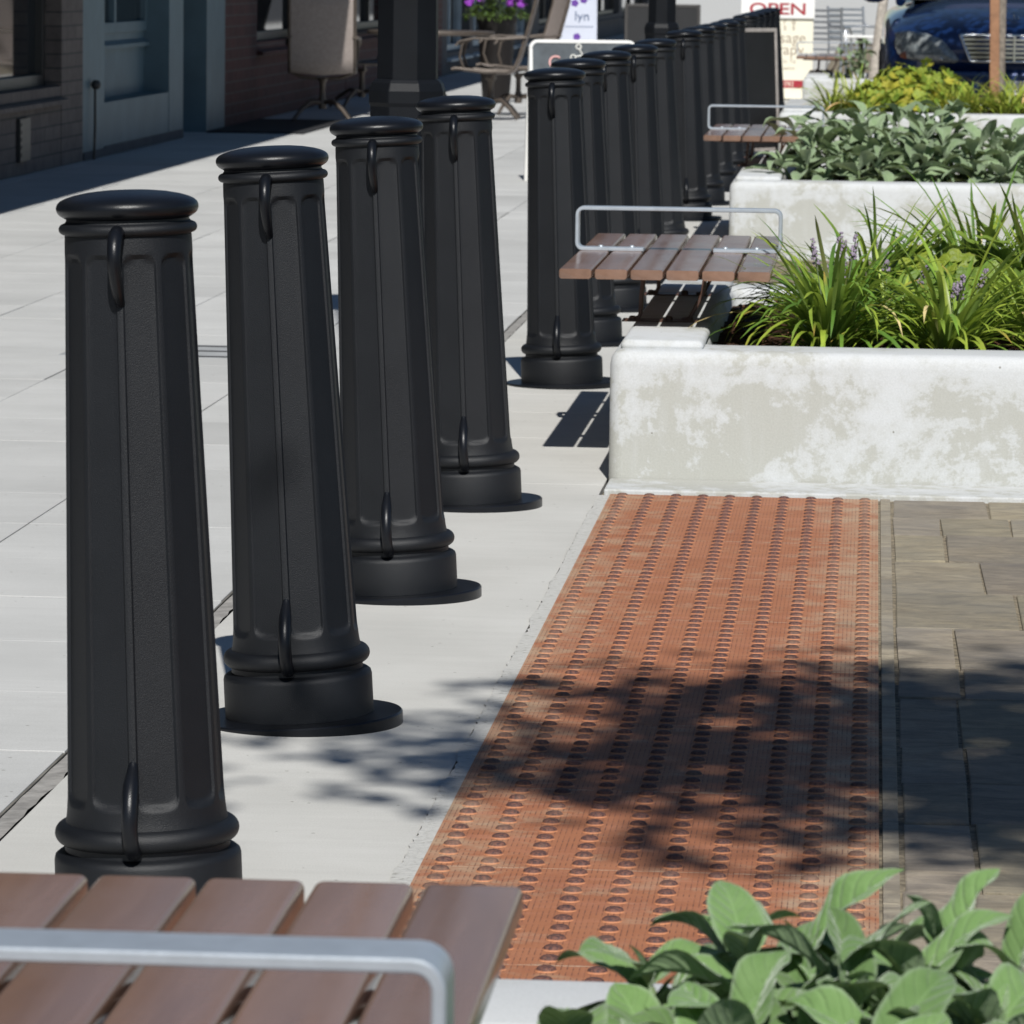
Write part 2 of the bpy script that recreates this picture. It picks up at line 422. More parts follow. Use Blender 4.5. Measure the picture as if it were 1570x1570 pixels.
# mortar bed around the metal plates: a ragged pale border
def bed_mat():
    m = NT('bedding_mortar'); v = m.co(); n = m.noise(70, 5, .75, v)
    base = m.ramp(n, [(.33, (.30,.29,.26)), (.42, (.48,.475,.45)), (.7, (.56,.555,.53))])
    m.set(Base_Color=base, Roughness=.95, Specular_IOR_Level=.2); m.bump(n, .8, .006); return m.mat
M['bed'] = bed_mat()
m = MB(); n = 700; L = [[], []]
for k in range(n):
    y = 4.2 + k*.0092
    L[0].append((-.606+noise.noise((y*6,0,0))*.007+noise.noise((y*40,3,0))*.005, y, .0022)); L[1].append((-.5745, y, .0026))
m.add(L[0]+L[1], [(k, n+k, n+k+1, k+1) for k in range(n-1)])
struct(m.build('mortar_bed', M['bed']))
# base sheet beneath paving, and slate paving
m = MB(); m.box(-.60, 2.62, -1, 80, -.019, -.0042); struct(m.build('paving_bed', M['sand']))
m = MB(); RP = random.Random(5)
y = -1.0; last = 0
while y < 80:
    h = RP.choice([.27,.33,.38,.44,.50]) if y < 14 else .5
    x = .0595; k = 0
    while x < 2.55:
        if k == 0:
            x1 = RP.choice([.150, .160, .170, .235, .275, .290]) if RP.random() < .62 or not last else last
            last = x1 + RP.uniform(-.006, .006)
        else: x1 = x + RP.choice([.12, .15, .19, .24])
        x1 = min(x1, 2.6); k += 1
        g = .0028; t = RP.uniform(.80, 1.14); z = RP.uniform(-.002, .002); b = .0025
        c = (t, t*RP.uniform(.97,1.0), t*RP.uniform(.90,1.03), 1)
        e = [RP.uniform(-.003,.003) for _ in range(8)]
        o = [(x+g+e[0],y+.0012+abs(e[1])*.4),(x1-g+e[2],y+.0012+abs(e[3])*.4),(x1-g+e[4],y+h-.0012-abs(e[5])*.4),(x+g+e[6],y+h-.0012-abs(e[7])*.4)]
        cx = (x+x1)/2; cy = y+h/2
        inn = [(px+(b if px < cx else -b), py+(b if py < cy else -b)) for px, py in o]
        m.loft([[(px,py,-.012) for px,py in o], [(px,py,z-.001) for px,py in o], [(px,py,z+RP.uniform(-.0012,.0012)) for px,py in inn]], True, False, True, 0, c)
        x = x1
    y += h
# narrow edging stones
y = -1.0
while y < 80:
    l = RP.uniform(.42,.62); t = RP.uniform(.95,1.15)
    slab(m, .0325, .058, y, y+l, t, .0016, .0005); y += l
struct(m.build('stone_paving', M['paver']))
# the road on the right, a kerb step lower, with its kerb
M['kerb'] = concrete('kerb_concrete', (.38,.375,.35), (.46,.455,.43))
m = MB(); m.box(2.62, 2.78, -40, 300, -.018, .012); struct(m.build('kerb', M['kerb'], bevel=.01))
m = MB(); m.add([(2.78,-40,-.016),(14,-40,-.016),(14,400,-.016),(2.78,400,-.016)], [(0,1,2,3)]); struct(m.build('road', M['asphalt']))
# open plaza of pale concrete further along the street
m = MB(); m.add([(-60,81.9,-.006),(2.6,81.9,-.006),(2.6,420,-.006),(-60,420,-.006)], [(0,1,2,3)]); struct(m.build('far_pavement', M['band']))

dr = thing('drain_cover', 'flat steel drain cover with dark slots set in the pale pavement', 'drain cover', (-2.13, 14.4, 0))
mb = MB(); mb.box(-.33,.33,-.24,.24,-.002,.0022); mb.build('cover', plain('drain_steel', (.33,.34,.345), .7, .0, .2, 9), dr)
for yy in (-.20, 0, .19):
    mb = MB(); mb.box(-.30,.30,yy-.016,yy+.016,.0023,.0034); mb.build('slot', plain('drain_slot_dark', (.02,.02,.022), .8), dr)

# ------------------------------------------------------------------ tactile plates
def dome_plate(rows, name='tactile_plate'):
    mb = MB(); W = .6096; Ln = rows*.06096
    mb.box(-W/2+.001, W/2-.001, -Ln/2+.0012, Ln/2-.0012, -.008, .0035, 0, (0,0,0,1))
    prof = [(.0138,.0036),(.0130,.0043),(.0120,.0060),(.0110,.0076),(.0096,.0087),(.0068,.0096),(.0034,.0100)]
    cc = [(0,1),(.1,.8),(1,0),(1,0),(1,0),(1,0),(1,0)]
    seg = 14
    for i in range(10):
        for j in range(rows):
            cx = -W/2 + .06096*(i+.5); cy = -Ln/2 + .06096*(j+.5)
            loops = [[(cx+r*cos(2*pi*k/seg), cy+r*sin(2*pi*k/seg), z) for k in range(seg)] for r, z in prof]
            cols = [(a,b,0,1) for a, b in cc for k in range(seg)]
            mb.loft(loops, True, False, True, 0, cols)
    return mb
seam = [9.7934 - .6096*k for k in range(-1, 11)]
Y_END = 10.668
rows_top = 4
first = None
for k in range(1, 11):
    y0 = seam[k]; 
    if first is None:
        o = dome_plate(10).build('tactile_plate', M['plate'], smooth=50); first = o
    else:
        o = first.copy(); COL.objects.link(o)
    o.location = (.030-.3048, y0+.3048, 0)
    lab = 'rusty domed tactile plate, %s full plate away from the planter with strap leaved plants' % ORD[k-1]
    tag(o, lab, 'tactile plate', 'rusty tactile plates laid in one strip')
o = dome_plate(4).build('tactile_plate', M['plate'], smooth=50)
o.location = (.030-.3048, 10.403+.12192, 0)
tag(o, 'short cut rusty domed plate of four rows touching the planter footing', 'tactile plate', 'rusty tactile plates laid in one strip')

# ------------------------------------------------------------------ bollards
def bollard():
    root = thing('bollard', 'x', 'bollard', group='black fluted bollards in a row along the pavement')
    mb = MB(); mb.lathe([(.150,-.012),(.163,-.012),(.1635,.009),(.161,.0115),(.05,.0115)], 64); mb.build('base_plate', M['bollard_smooth'], root, 40)
    mb = MB(); mb.lathe([(.1172,.0118),(.1178,.03),(.1176,.072),(.1162,.0775),(.1125,.0805),(.1095,.082),(.104,.0835),(.1035,.093)], 64, cap0=False, cap1=False)
    mb.build('base', M['bollard'], root, 40)
    mb = MB(); t = []
    for a in range(13):
        an = -pi/2 + pi*a/12; t.append((.1018+.0142*cos(an), .1055+.0140*sin(an)))
    mb.lathe([(.099,.0915)]+t+[(.0990,.1196)], 64, cap0=False, cap1=False); mb.build('lower_collar', M['bollard'], root, 60)
    # fluted shaft: ten sunk panels with rounded ends, a ridge facing along the row
    QS = [-.5,-.440,-.428,-.414,-.395,-.35,-.25,-.12,0,.12,.25,.35,.395,.414,.428,.440]
    mb = MB(); NF, NS = 10, 16; seg = NF*NS
    zs = [.1185,.124,.130,.136,.140,.142,.144,.146,.148,.150,.152,.154,.157,.161,.167,.175,.19]
    zs += [.19 + (.78-.19)*k/14 for k in range(1, 15)] + [.79,.80,.808,.814,.819,.823,.827,.830,.833,.836,.840,.846,.854]
    zb, zt, rc = .141, .834, .016
    loops = []
    for z in zs:
        Rz = .0998 + (.0788-.0998)*(z-.12)/(.853-.12)
        if z < .142: Rz += .0025*((.142-z)/.024)**2
        lp = []
        for j in range(seg):
            q = QS[j % NS]               # -.5..+.5 over a panel, panel centre 0
            ang = -pi/2 + (j+0.0)*2*pi/seg + 0
            half = 2*pi/NF/2; d = abs(q)*2  # 0 centre, 1 ridge
            arc = q*2*half*Rz            # distance from panel centre along surface
            hw = half*Rz*.860            # half width of the sunk panel
            e1 = hw - abs(arc)
            bz = z - zb; tz = zt - z
            # bottom: well rounded corners; top: a flat arch
            lim = zb + (rc - sqrt(max(0, rc*rc - max(0, abs(arc)-(hw-rc))**2)) if abs(arc) > hw-rc else 0)
            limt = zt - .010*(abs(arc)/hw)**3
            dz = min(z-lim, (limt-z)*1.6)
            k = max(0, min(1, e1/.0020)); kz = max(0, min(1, dz/.012)); kz = kz*kz*(3-2*kz)
            mk = k*kz
            chord = Rz*cos(half*.860)/max(.2, cos(q*2*half))
            r = Rz*(1-mk) + (chord - .0028)*mk
            if abs(arc) > hw*1.02: r = Rz
            aa = -pi/2 + pi/NF + j*2*pi/seg - pi/NF*1.0 + pi/NF
            aa = -pi/2 + (j//NS + q + .5)*2*pi/NF
            lp.append((r*cos(aa), r*sin(aa), z))
        loops.append(lp)
    mb.loft(loops); mb.build('shaft', M['bollard'], root, 28)
    mb = MB(); t = []
    for a in range(11):
        an = -pi/2 + pi*a/10; t.append((.0785+.0075*cos(an), .8625+.0070*sin(an)))
    mb.lathe([(.0775,.8525)]+t+[(.0775,.8715)], 64, cap0=False, cap1=False); mb.build('upper_collar', M['bollard'], root, 60)
    mb = MB()
    mb.lathe([(.0765,.869),(.0765,.8745),(.0800,.8765),(.0845,.8795),(.0870,.8825),(.0884,.8865),(.0883,.8900),(.0868,.8938),(.0832,.8972),(.0765,.9004),(.066,.9036),(.05,.9067),(.032,.9086),(.012,.9094)], 64, cap0=False)
    mb.build('cap', M['bollard_smooth'], root, 60)
    def smooth_path(ctrl, n=28):
        out = []
        for i in range(n+1):
            t = i/n*(len(ctrl)-1); k = min(int(t), len(ctrl)-2); f = t-k
            p = [Vector(ctrl[max(0,min(len(ctrl)-1,k+d))]) for d in (-1,0,1,2)]
            out.append(.5*((2*p[1]) + (-p[0]+p[2])*f + (2*p[0]-5*p[1]+4*p[2]-p[3])*f*f + (-p[0]+3*p[1]-3*p[2]+p[3])*f**3))
        return out
    up_ = [(.074,.858),(.088,.860),(.102,.854),(.112,.842),(.115,.827),(.110,.810),(.100,.794),(.089,.782),(.077,.772)]
    lo_ = [(.0925,.206),(.0985,.1960),(.113,.183),(.129,.164),(.137,.142),(.135,.118),(.124,.101),(.108,.095)]
    for ctrl, nm in ((up_, 0), (lo_, 1)):
        pts = [(0,-p.x,p.y) for p in smooth_path([(a,b,0) for a,b in ctrl])]
        n = len(pts)
        if nm == 0: rs = [.0098 - .0030*(i/n) if i < n*.8 else .0098-.0024-.010*max(0,i/n-.8) for i in range(n)]
        else: rs = [.0050+.0050*min(1, i/n*3.2) for i in range(n)]
        mb = MB(); mb.tube(pts, rs, 12); mb.build('chain_loop', M['bollard_smooth'], root, 60)
    return root
B0 = bollard()
BP = [(-.8886,5.7983,-.033),(-.8853,7.3326,-.052),(-.8880,8.8669,-.0479),(-.8800,10.4012,-.0413),(-.8775,13.498,-.0348)]
caps = [(15.03,-.941),(16.57,-.940),(18.1,-.917),(19.64,-.911),(22.7,-.9175),(24.24,-.903),(25.77,-.892),(27.3,-.869),(28.85,-.872),(31.9,-.872),(33.45,-.866),(35.0,-.858),(36.5,-.85),(38.0,-.846)]
for y, x in caps:
    l = -.040 + R.uniform(-.006, .006); BP.append((x-l, y, l))
desc = {0:'closest to the slatted bench in front', 1:'second in the row from the front bench', 2:'third in the row from the front bench', 3:'fourth and last before the first gap in the row',
        4:'first after the gap, beside the white planter corner'}
for i, (x, y, l) in enumerate(BP):
    o = B0 if i == 0 else copy_tree(B0)
    o.location = (x, y, 0); o.rotation_euler = (0, math.asin(l/.909), R.uniform(-.03,.03) if i > 1 else 0)
    o['label'] = 'black fluted bollard, ' + (desc[i] if i in desc else '%s counted along the row from the front bench' % ORD[i] if i < 18 else 'hindmost of the whole row')

# ------------------------------------------------------------------ planters
def rr(x0, x1, y0, y1, r, z, n=6):
    out = []
    for cx, cy, a0 in ((x1-r,y0+r,-pi/2),(x1-r,y1-r,0),(x0+r,y1-r,pi/2),(x0+r,y0+r,pi)):
        for k in range(n+1):
            a = a0 + pi/2*k/n; out.append((cx+r*cos(a), cy+r*sin(a), z))
    return out
def planter(y0, label, ln=2.46, wd=2.25):
    root = thing('concrete_planter', label, 'planter', (-.60, y0, 0), group='low white concrete planters')
    mb = MB(); loops = []
    for ins, z in [(0,-.015),(0,.275),(.003,.292),(.010,.303),(.022,.309),(.034,.311),(.196,.311),(.206,.309),(.215,.302),(.22,.29),(.22,.15)]:
        loops.append(rr(ins, wd-ins, ins, ln-ins, max(.012, .032-ins*.4 if ins < .1 else .05), z))
    # break straight runs so that the walls are not razor straight
    mb.loft(loops); mb.build('wall', M['planter'], root, 35)
    mb = MB(); mb.box(.022, .216, .05, ln-.05, .302, .331); mb.build('bench_ledge', M['planter'], root, 180, .022, seg=4)
    mb = MB(); mb.box(.004, wd, -.235, -.0005, -.016, .010); mb.build('footing', M['planter'], root, None, .004)
    # mulch
    mb = MB(); nx, ny = 60, 60; vs = []; fs = []
    for j in range(ny+1):
        for i in range(nx+1):
            x = .21 + (wd-.42)*i/nx; y = .21 + (ln-.42)*j/ny
            z = .262 + .012*noise.noise((x*5+y0, y*5, 0)) + .008*noise.noise((x*19, y*19+y0, 3))
            vs.append((x, y, z))
    for j in range(ny):
        for i in range(nx):
            a = j*(nx+1)+i; fs.append((a, a+1, a+nx+2, a+nx+1))
    mb.add(vs, fs)
    rc = random.Random(int(y0*10))
    for k in range(1500 if y0 < 15 else 300):
        x = rc.uniform(.23, min(wd-.24, 1.5)); y = .23 + (ln-.48)*rc.random()**1.6
        l = rc.uniform(.008,.028); wdt = rc.uniform(.003,.008); z = .270 + rc.uniform(-.004,.016)
        Mx = Matrix.Translation((x,y,z)) @ Matrix.Rotation(rc.uniform(0,6.28),4,'Z') @ Matrix.Rotation(rc.uniform(-.6,.6),4,'X') @ Matrix.Rotation(rc.uniform(-.6,.6),4,'Y')
        t = rc.uniform(.5,2.6); mb.box(-l,l,-wdt,wdt,-.0015,.0015,0,(t,t*.95,t*.88,1),Mx)
    mb.build('mulch', M['soil'], root, None)
    return root
PY = [1.60, 10.92, 19.93, 30.05, 39.75]
planter(PY[0], 'white concrete planter with soft woolly leaves, closest to the camera')
planter(PY[1], 'blotchy white concrete planter with strap leaved plants at the end of the rusty plates')
planter(PY[2], 'white concrete planter full of grey green woolly leaves')
planter(PY[3], 'white concrete planter of yellow green plants in front of the dark blue car')
planter(PY[4], 'white concrete planter under the bench beside the open sign')

# ------------------------------------------------------------------ benches
def bench():
    root = thing('slatted_bench', 'x', 'bench', group='slatted brown benches mounted on planter walls')
    Ln, Wd, n = 1.56, .515, 6; p = Wd/n
    mb = MB(); loops = None
    for i in range(n):
        t = R.uniform(.88, 1.10)
        xa = -Wd/2 + p*i + .0025; xb = xa + p - .0075; z0, z1 = -.024, 0; r = .006
        sec = []
        for cx, cz, a0 in ((xb-r,z0+r,-pi/2),(xb-r,z1-r,0),(xa+r,z1-r,pi/2),(xa+r,z0+r,pi)):
            for k in range(5):
                a = a0+pi/2*k/4; sec.append((cx+r*cos(a), cz+r*sin(a)))
        lp = []
        cx = (xa+xb)/2
        for yy, s in ((0,.94),(.002,.985),(.006,1),(Ln-.006,1),(Ln-.002,.985),(Ln,.94)):
            lp.append([((x-cx)*s+cx, yy, (z+.012)*(.8+.2*s if s < 1 else 1)-.012) for x, z in sec])
        mb.loft(lp, True, True, True, 0, (t,t,t,1))
    mb.build('seat', M['wood'], root, 50, loc=(0,0,.475))
    for yy in (.30, Ln-.30):
        mb = MB(); mb.box(-.20,.20,yy-.025,yy+.025,.436,.4505); mb.build('seat_bar', M['brown_steel'], root, None, .003)
        for sx in (-.065, .085):
            mb = MB()
            mb.strip([(sx-.000,yy,.436),(sx-.004,yy,.40),(sx-.006 if sx < 0 else sx-.03,yy,.35),(sx-.012 if sx < 0 else sx-.036,yy,.338),(sx-.03 if sx < 0 else sx-.055,yy,.3345)], .025, .005, (0,1,0))
            mb.build('leg', M['brown_steel'], root, 40)
        mb = MB(); mb.box(-.115,.070,yy-.04,yy+.04,.3312,.3345); 
        for bx in (-.09, 0.0, .05): mb.lathe([(.009,.3345),(.009,.342),(.005,.345)],6,(bx,yy-.022,0))
        mb.build('foot_plate', M['brown_steel'], root, None)
    # armrest: one flat galvanised bar, feet turned inwards
    mb = MB(); h = .108; c = .016; wd = Wd/2 + .002
    pts = [(-wd+.170,0,.004),(-wd+.05,0,.004),(-wd+c,0,.004)]
    for k in range(1,6):
        a = pi/2*k/5; pts.append((-wd+c-c*sin(a), 0, .004+c-c*cos(a)))
    for k in range(0,6):
        a = pi/2*k/5; pts.append((-wd+c-c*cos(a), 0, h-c+c*sin(a)))
    for x_ in (-.12, 0, .12): pts.append((x_,0,h))
    for k in range(0,6):
        a = pi/2*k/5; pts.append((wd-c+c*sin(a), 0, h-c+c*cos(a)))
    for k in range(0,6):
        a = pi/2*k/5; pts.append((wd-c+c*cos(a), 0, .004+c-c*sin(a)))
    pts += [(wd-.05,0,.004),(wd-.170,0,.004)]
    mb.strip(pts, .030, .0046, (0,1,0)); arm = mb.build('armrest', M['galv'], root, 40, loc=(0,Ln/2,.475))
    for bx in (-wd+.06,-wd+.14,wd-.06,wd-.14):
        mb = MB(); mb.sphere((bx,0,.009),.007,0,10,6,1,1,.8); mb.build('bolt', M['galv'], arm, 60)
    return root
b0 = bench()
spots = [(-.512, 3.615-1.56, 'slatted brown bench with a flat metal armrest, closest to the camera'),
         (-.490, 11.275, 'slatted brown bench beside the strap leaved plants'),
         (-.487, 20.72, 'slatted brown bench beside the grey woolly leaves and black board'),
         (-.42, 40.85, 'slatted brown bench, farthest of the row, beside the open sign')]
for i, (x, y, lab) in enumerate(spots):
    o = b0 if i == 0 else copy_tree(b0)
    o.location = (x, y, 0); o['label'] = lab

# ------------------------------------------------------------------ plants
def leaf(mb, Mx, L, W, nl=9, nw=4, a0=0., curl=1.0, fold=.35, cup=.15, wav=0., tone=1., mat=0, tip=.8, colf=None, rr_=R, petiole=.0):
    vs = []; uv = []; cs = []
    y = z = 0.; ph = rr_.uniform(0, 6.28)
    for i in range(nl+1):
        t = i/nl
        if t < petiole: hw = W*.05
        else:
            tt = (t-petiole)/(1-petiole)
            hw = W/2*max(.0, sin(pi*tt**.78))**tip
            if i == nl: hw = W*.01
            hw = max(hw, W*.035 if i < nl else 0)
        ang = a0 - curl*t**1.4
        if i:
            y += L/nl*cos(ang); z += L/nl*sin(ang)
        for j in range(-nw, nw+1):
            s = j/nw
            zz = abs(s)*hw*sin(fold)*(1-.35*s*s) - cup*hw*s*s*0 + wav*hw*.35*sin(t*11+ph+(1.7 if s > 0 else 0))*s*s
            x = s*hw*cos(fold)
            vs.append((x, y - zz*sin(ang), z + zz*cos(ang)))
            uv.append((s, t))
            c = colf(t, s) if colf else (tone,tone,tone,1)
            cs.append(c)
    k = 2*nw+1; fs = [(i*k+j, i*k+j+1, (i+1)*k+j+1, (i+1)*k+j) for i in range(nl) for j in range(2*nw)]
    mb.add(vs, fs, mat, cs, uv, Mx)

def sage_plant(name, label, loc, rng, shoots, Lr, Wr, h, mat, nl=10, nw=4, group=None, spread=.10, tilt=.35, pairs=3, aim=None):
    root = thing(name, label, 'plant', loc, group=group)
    mb = MB(); st = MB()
    for s in range(shoots):
        az = rng.uniform(0, 6.28) if aim is None else aim[s % len(aim)][0]
        rad = spread*sqrt(rng.random()) if aim is None else aim[s % len(aim)][1]
        bx, by = rad*cos(az), rad*sin(az)
        hh = h*rng.uniform(.6, 1.05)
        tl = tilt*rad/max(.02, spread) + rng.uniform(-.08, .08)
        tipp = Vector((bx + hh*sin(tl)*cos(az), by + hh*sin(tl)*sin(az), hh*cos(tl)))
        b = Vector((bx*.6, by*.6, -.01))
        st.tube([(0,0,-.04), b, (b+tipp)/2 + Vector((0,0,.01)), tipp], [.006,.006,.005,.004], 6)
        rot0 = rng.uniform(0, pi)
        for p in range(pairs):
            f = (p+1)/pairs
            pos = b.lerp(tipp, .30+.70*f)
            for side in (0, 1):
                a = rot0 + p*pi/2 + side*pi + rng.uniform(-.35,.35)
                el = radians(5 + 55*f**1.6 + rng.uniform(-12, 14))
                L = rng.uniform(*Lr)*(1.08-.28*f); W = rng.uniform(*Wr)*(1.08-.25*f)
                Mx = Matrix.Translation(pos) @ Matrix.Rotation(a,4,'Z') @ Matrix.Rotation(rng.uniform(-.35,.35),4,'Y')
                leaf(mb, Mx, L, W, nl, nw, el, rng.uniform(.5,1.9), rng.uniform(.15,.85), .1, rng.uniform(.2,.8), rng.uniform(.72,1.12), rr_=rng, petiole=.10, tip=.72 if mat == M['sage'] else .92)
        for q in range(2):
            a = rot0 + q*pi; Mx = Matrix.Translation(tipp) @ Matrix.Rotation(a,4,'Z')
            leaf(mb, Mx, Lr[0]*.45, Wr[0]*.4, nl, nw, radians(72), .4, .6, .1, .2, 1.1, rr_=rng)
    mb.build('foliage', mat, root, 180); st.build('stem', M['stem'], root, 180)
    return root
rs = random.Random(21)
G0 = 'woolly leaved plants in the closest planter'
front = [(-.185,3.50,.11,4,'leftmost low clump of woolly leaves, hanging over the pale rim'),
         (-.135,3.56,.150,5,'clump of woolly leaves second from the bench'),
         (-.085,3.62,.165,6,'clump of woolly leaves at the back against the rusty plates'),
         (-.030,3.56,.175,6,'clump of woolly leaves just left of the tallest clump'),
         (.020,3.62,.175,8,'tallest clump of woolly leaves in the closest planter'),
         (.075,3.58,.165,8,'clump of woolly leaves right of the tallest clump'),
         (.125,3.60,.165,8,'clump of woolly leaves at the right edge'),
         (-.120,3.42,.125,6,'low clump of woolly leaves nearest to the bench slats'),
         (-.060,3.44,.145,6,'clump of woolly leaves in front of the back clumps'),
         (.000,3.44,.165,7,'dense clump of woolly leaves in the middle of the front'),
         (.060,3.44,.15,8,'dense clump of woolly leaves right of the middle of the front'),
         (.115,3.44,.155,7,'clump of woolly leaves in the bottom right corner'),
         (-.080,3.30,.115,6,'clump of woolly leaves at the bottom edge beside the bench'),
         (-.010,3.30,.135,6,'clump of woolly leaves at the middle of the bottom edge'),
         (.060,3.30,.15,6,'clump of woolly leaves at the bottom edge towards the right')]
for x, y, h, n_, lab in front:
    sage_plant('woolly_plant', lab, (x,y,.258), rs, n_, (.095,.142), (.050,.072), h-.012, M['sage'], 14, 5, G0, .045, .5, 3)

G2 = 'grey woolly plants in the planter beside the second bench'
k = 0
for (x, y, n_, h) in [(-.30,20.40,4,.15),(-.20,20.55,6,.24),(-.10,20.75,7,.32),(.00,20.5,6,.27),(.05,20.95,7,.36),(.14,20.6,6,.31),(.24,20.9,7,.34),(.30,20.5,6,.25),(.38,20.75,6,.27),(.48,20.5,6,.24),(.57,20.8,6,.25),(.66,20.45,6,.22),(-.16,21.0,5,.30),(.13,20.35,5,.16),(-.05,20.32,5,.15),(.45,20.32,4,.12)]:
    sage_plant('woolly_plant', 'grey woolly leaved plant in the crowded planter beside the second bench', (x,y,.265), rs, n_, (.15,.23), (.065,.098), h*.9, M['sage_grey'], 8, 3, G2, .10, .6, 3)

def tuft(name, label, loc, rng, n, Lr, Wr, mat, cols, group, flowers=0, lean=1.0):
    root = thing(name, label, 'plant', loc, group=group)
    mb = MB()
    for k in range(n):
        az = rng.uniform(0, 6.28); r = .035*sqrt(rng.random())
        L = rng.uniform(*Lr); W = rng.uniform(*Wr)
        el = radians(min(88, max(18, rng.gauss(65, 16)))); cu = rng.uniform(.5, 2.0)*lean
        c = rng.choice(cols); dry = rng.random() < .10; t = rng.uniform(.75,1.2)
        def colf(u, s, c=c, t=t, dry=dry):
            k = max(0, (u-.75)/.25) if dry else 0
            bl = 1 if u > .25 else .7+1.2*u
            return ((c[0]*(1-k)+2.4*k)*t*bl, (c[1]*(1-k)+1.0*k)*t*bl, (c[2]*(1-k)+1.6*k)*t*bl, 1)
        if rng.random() < .035:
            colf = lambda u, s, t=t: (3.2*t, 1.75*t, 5.0*t, 1)
        Mx = Matrix.Translation((r*cos(az+1), r*sin(az+1), -.005)) @ Matrix.Rotation(az,4,'Z') @ Matrix.Rotation(rng.uniform(-.25,.25),4,'Y')
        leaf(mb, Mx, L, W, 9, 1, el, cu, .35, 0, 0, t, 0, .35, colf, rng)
    mb.build('foliage', mat, root, 180)
    for k in range(flowers):
        az = rng.uniform(0,6.28); h = rng.uniform(.16,.30); dx = rng.uniform(.02,.11)
        fb = MB(); p1 = Vector((dx*cos(az),dx*sin(az),h)); p0 = Vector((dx*.2*cos(az),dx*.2*sin(az),0))
        fb.tube([p0,p0.lerp(p1,.5)+Vector((0,0,.02)),p1], .0016, 5, 1)
        for q in range(34):
            f = rng.random(); pp = p1.lerp(p0, f*.22); rr1 = .008*(1-.0*f)*(.45+.55*f)
            a = rng.uniform(0,6.28)
            fb.sphere((pp.x+rr1*cos(a), pp.y+rr1*sin(a), pp.z+.005), rng.uniform(.0025,.0042), 0, 6, 4)
        fb.build('flower_spike', [M['purple'], M['stem']], root, 60)
    return root
rt_ = random.Random(33)
green = [(1,1,1),(.75,.9,.8),(1.25,1.15,1.0),(.6,.78,.8),(1.5,1.3,1.0)]
GL = 'strap leaved tufts in the planter at the end of the rusty plates'
tuft('strap_leaf_plant', 'bushy green tuft with purple spikes between bench and planter wall', (-.085,11.42,.265), rt_, 220, (.22,.41), (.009,.0165), M['blade'], green, GL, 5, 1.2)
tuft('strap_leaf_plant', 'yellow green tuft with two purple spikes at the front of the same planter', (.195,11.40,.265), rt_, 170, (.22,.40), (.009,.016), M['blade'], [(1.2,1.15,1),(1.6,1.35,1.1),(.9,1,.9),(1.4,1.2,1)], GL, 4, 1.05)
tuft('strap_leaf_plant', 'green tuft rising behind the bushy tuft, against the next planter', (.02,12.25,.265), rt_, 150, (.22,.44), (.008,.014), M['blade'], green, GL, 1, .9)
tuft('strap_leaf_plant', 'tall loose green tuft behind the lobed leaves', (.28,12.55,.265), rt_, 160, (.28,.50), (.008,.014), M['blade'], green, GL, 0, .85)
tuft('strap_leaf_plant', 'green tuft rising behind the farther lobed mound near the armrest', (-.06,12.0,.265), rt_, 120, (.20,.40), (.008,.014), M['blade'], green, GL, 1, 1.0)
tuft('strap_leaf_plant', 'tall yellowish tuft behind the tuft cut by the right edge', (.45,12.2,.265), rt_, 150, (.28,.50), (.008,.014), M['blade'], [(1.2,1.15,1),(1,1,1),(1.5,1.3,1.1)], GL, 0, .85)
tuft('strap_leaf_plant', 'yellowish tuft cut by the right edge of the view', (.42,11.62,.265), rt_, 110, (.24,.44), (.009,.015), M['blade'], [(1.2,1.15,1.0),(1.5,1.3,1.1),(1,1,.9)], GL, 1, 1.0)
tuft('strap_leaf_plant', 'low green tuft between the two front tufts', (.045,11.75,.262), rt_, 80, (.18,.32), (.008,.013), M['blade'], green, GL, 2, 1.1)

def lobed_plant(name, label, loc, rng, n, rad, h, Rr, mat, cols, group):
    root = thing(name, label, 'plant', loc, group=group); mb = MB(); st = MB()
    for k in range(n):
        az = rng.uniform(0,6.28); q = sqrt(rng.random()); x = rad*q*cos(az); y = rad*q*sin(az)
        z = h*sqrt(max(.05, 1-q*q*.85))*rng.uniform(.55,1.08)
        c = rng.choice(cols); t = rng.uniform(.8,1.15); Rl = rng.uniform(*Rr)
        Mx = Matrix.Translation((x,y,z)) @ Matrix.Rotation(rng.uniform(0,6.28),4,'Z') @ Matrix.Rotation(rng.uniform(-.5,.5) + .5*q*cos(az)*0,4,'X') @ Matrix.Rotation(rng.uniform(-.5,.5),4,'Y')
        Tl = Matrix.Rotation(.75*q + .25, 4, Vector((-sin(az), cos(az), 0)))
        Mx = Matrix.Translation((x,y,z)) @ Tl @ Matrix.Rotation(rng.uniform(0,6.28),4,'Z') @ Matrix.Rotation(rng.uniform(-.6,.6),4,'X')
        N = 40; vs = [(0,0,-.12*Rl)]; uv = [(0,0)]
        for ring, f in ((1,.55),(2,1.0)):
            for j in range(N):
                a = 2*pi*j/N
                gap = 1.0 if abs(a-pi*1.5) > .22 else .35
                lob = .70+.30*abs(cos(2.5*(a-pi/2)))**.6 + .05*cos(19*a)
                r = Rl*f*(lob if ring == 2 else .9)*gap
                vs.append((r*cos(a), r*sin(a), Rl*(-.12+.10*f+.10*f*cos(5*(a-pi/2))*.7))); uv.append((.3*sin(2.5*a), f*.5))
        fs = [(0, 1+j, 1+(j+1)%N) for j in range(N)] + [(1+j, 1+N+j, 1+N+(j+1)%N, 1+(j+1)%N) for j in range(N)]
        mb.add(vs, fs, 0, (c[0]*t,c[1]*t,c[2]*t,1), uv, Mx)
        st.tube([(x*.25,y*.25,0),(x*.7,y*.7,z*.6),(x,y,z-.1*Rl)], .0022, 5)
    mb.build('foliage', mat, root, 180); st.build('stem', M['stem'], root)
    return root
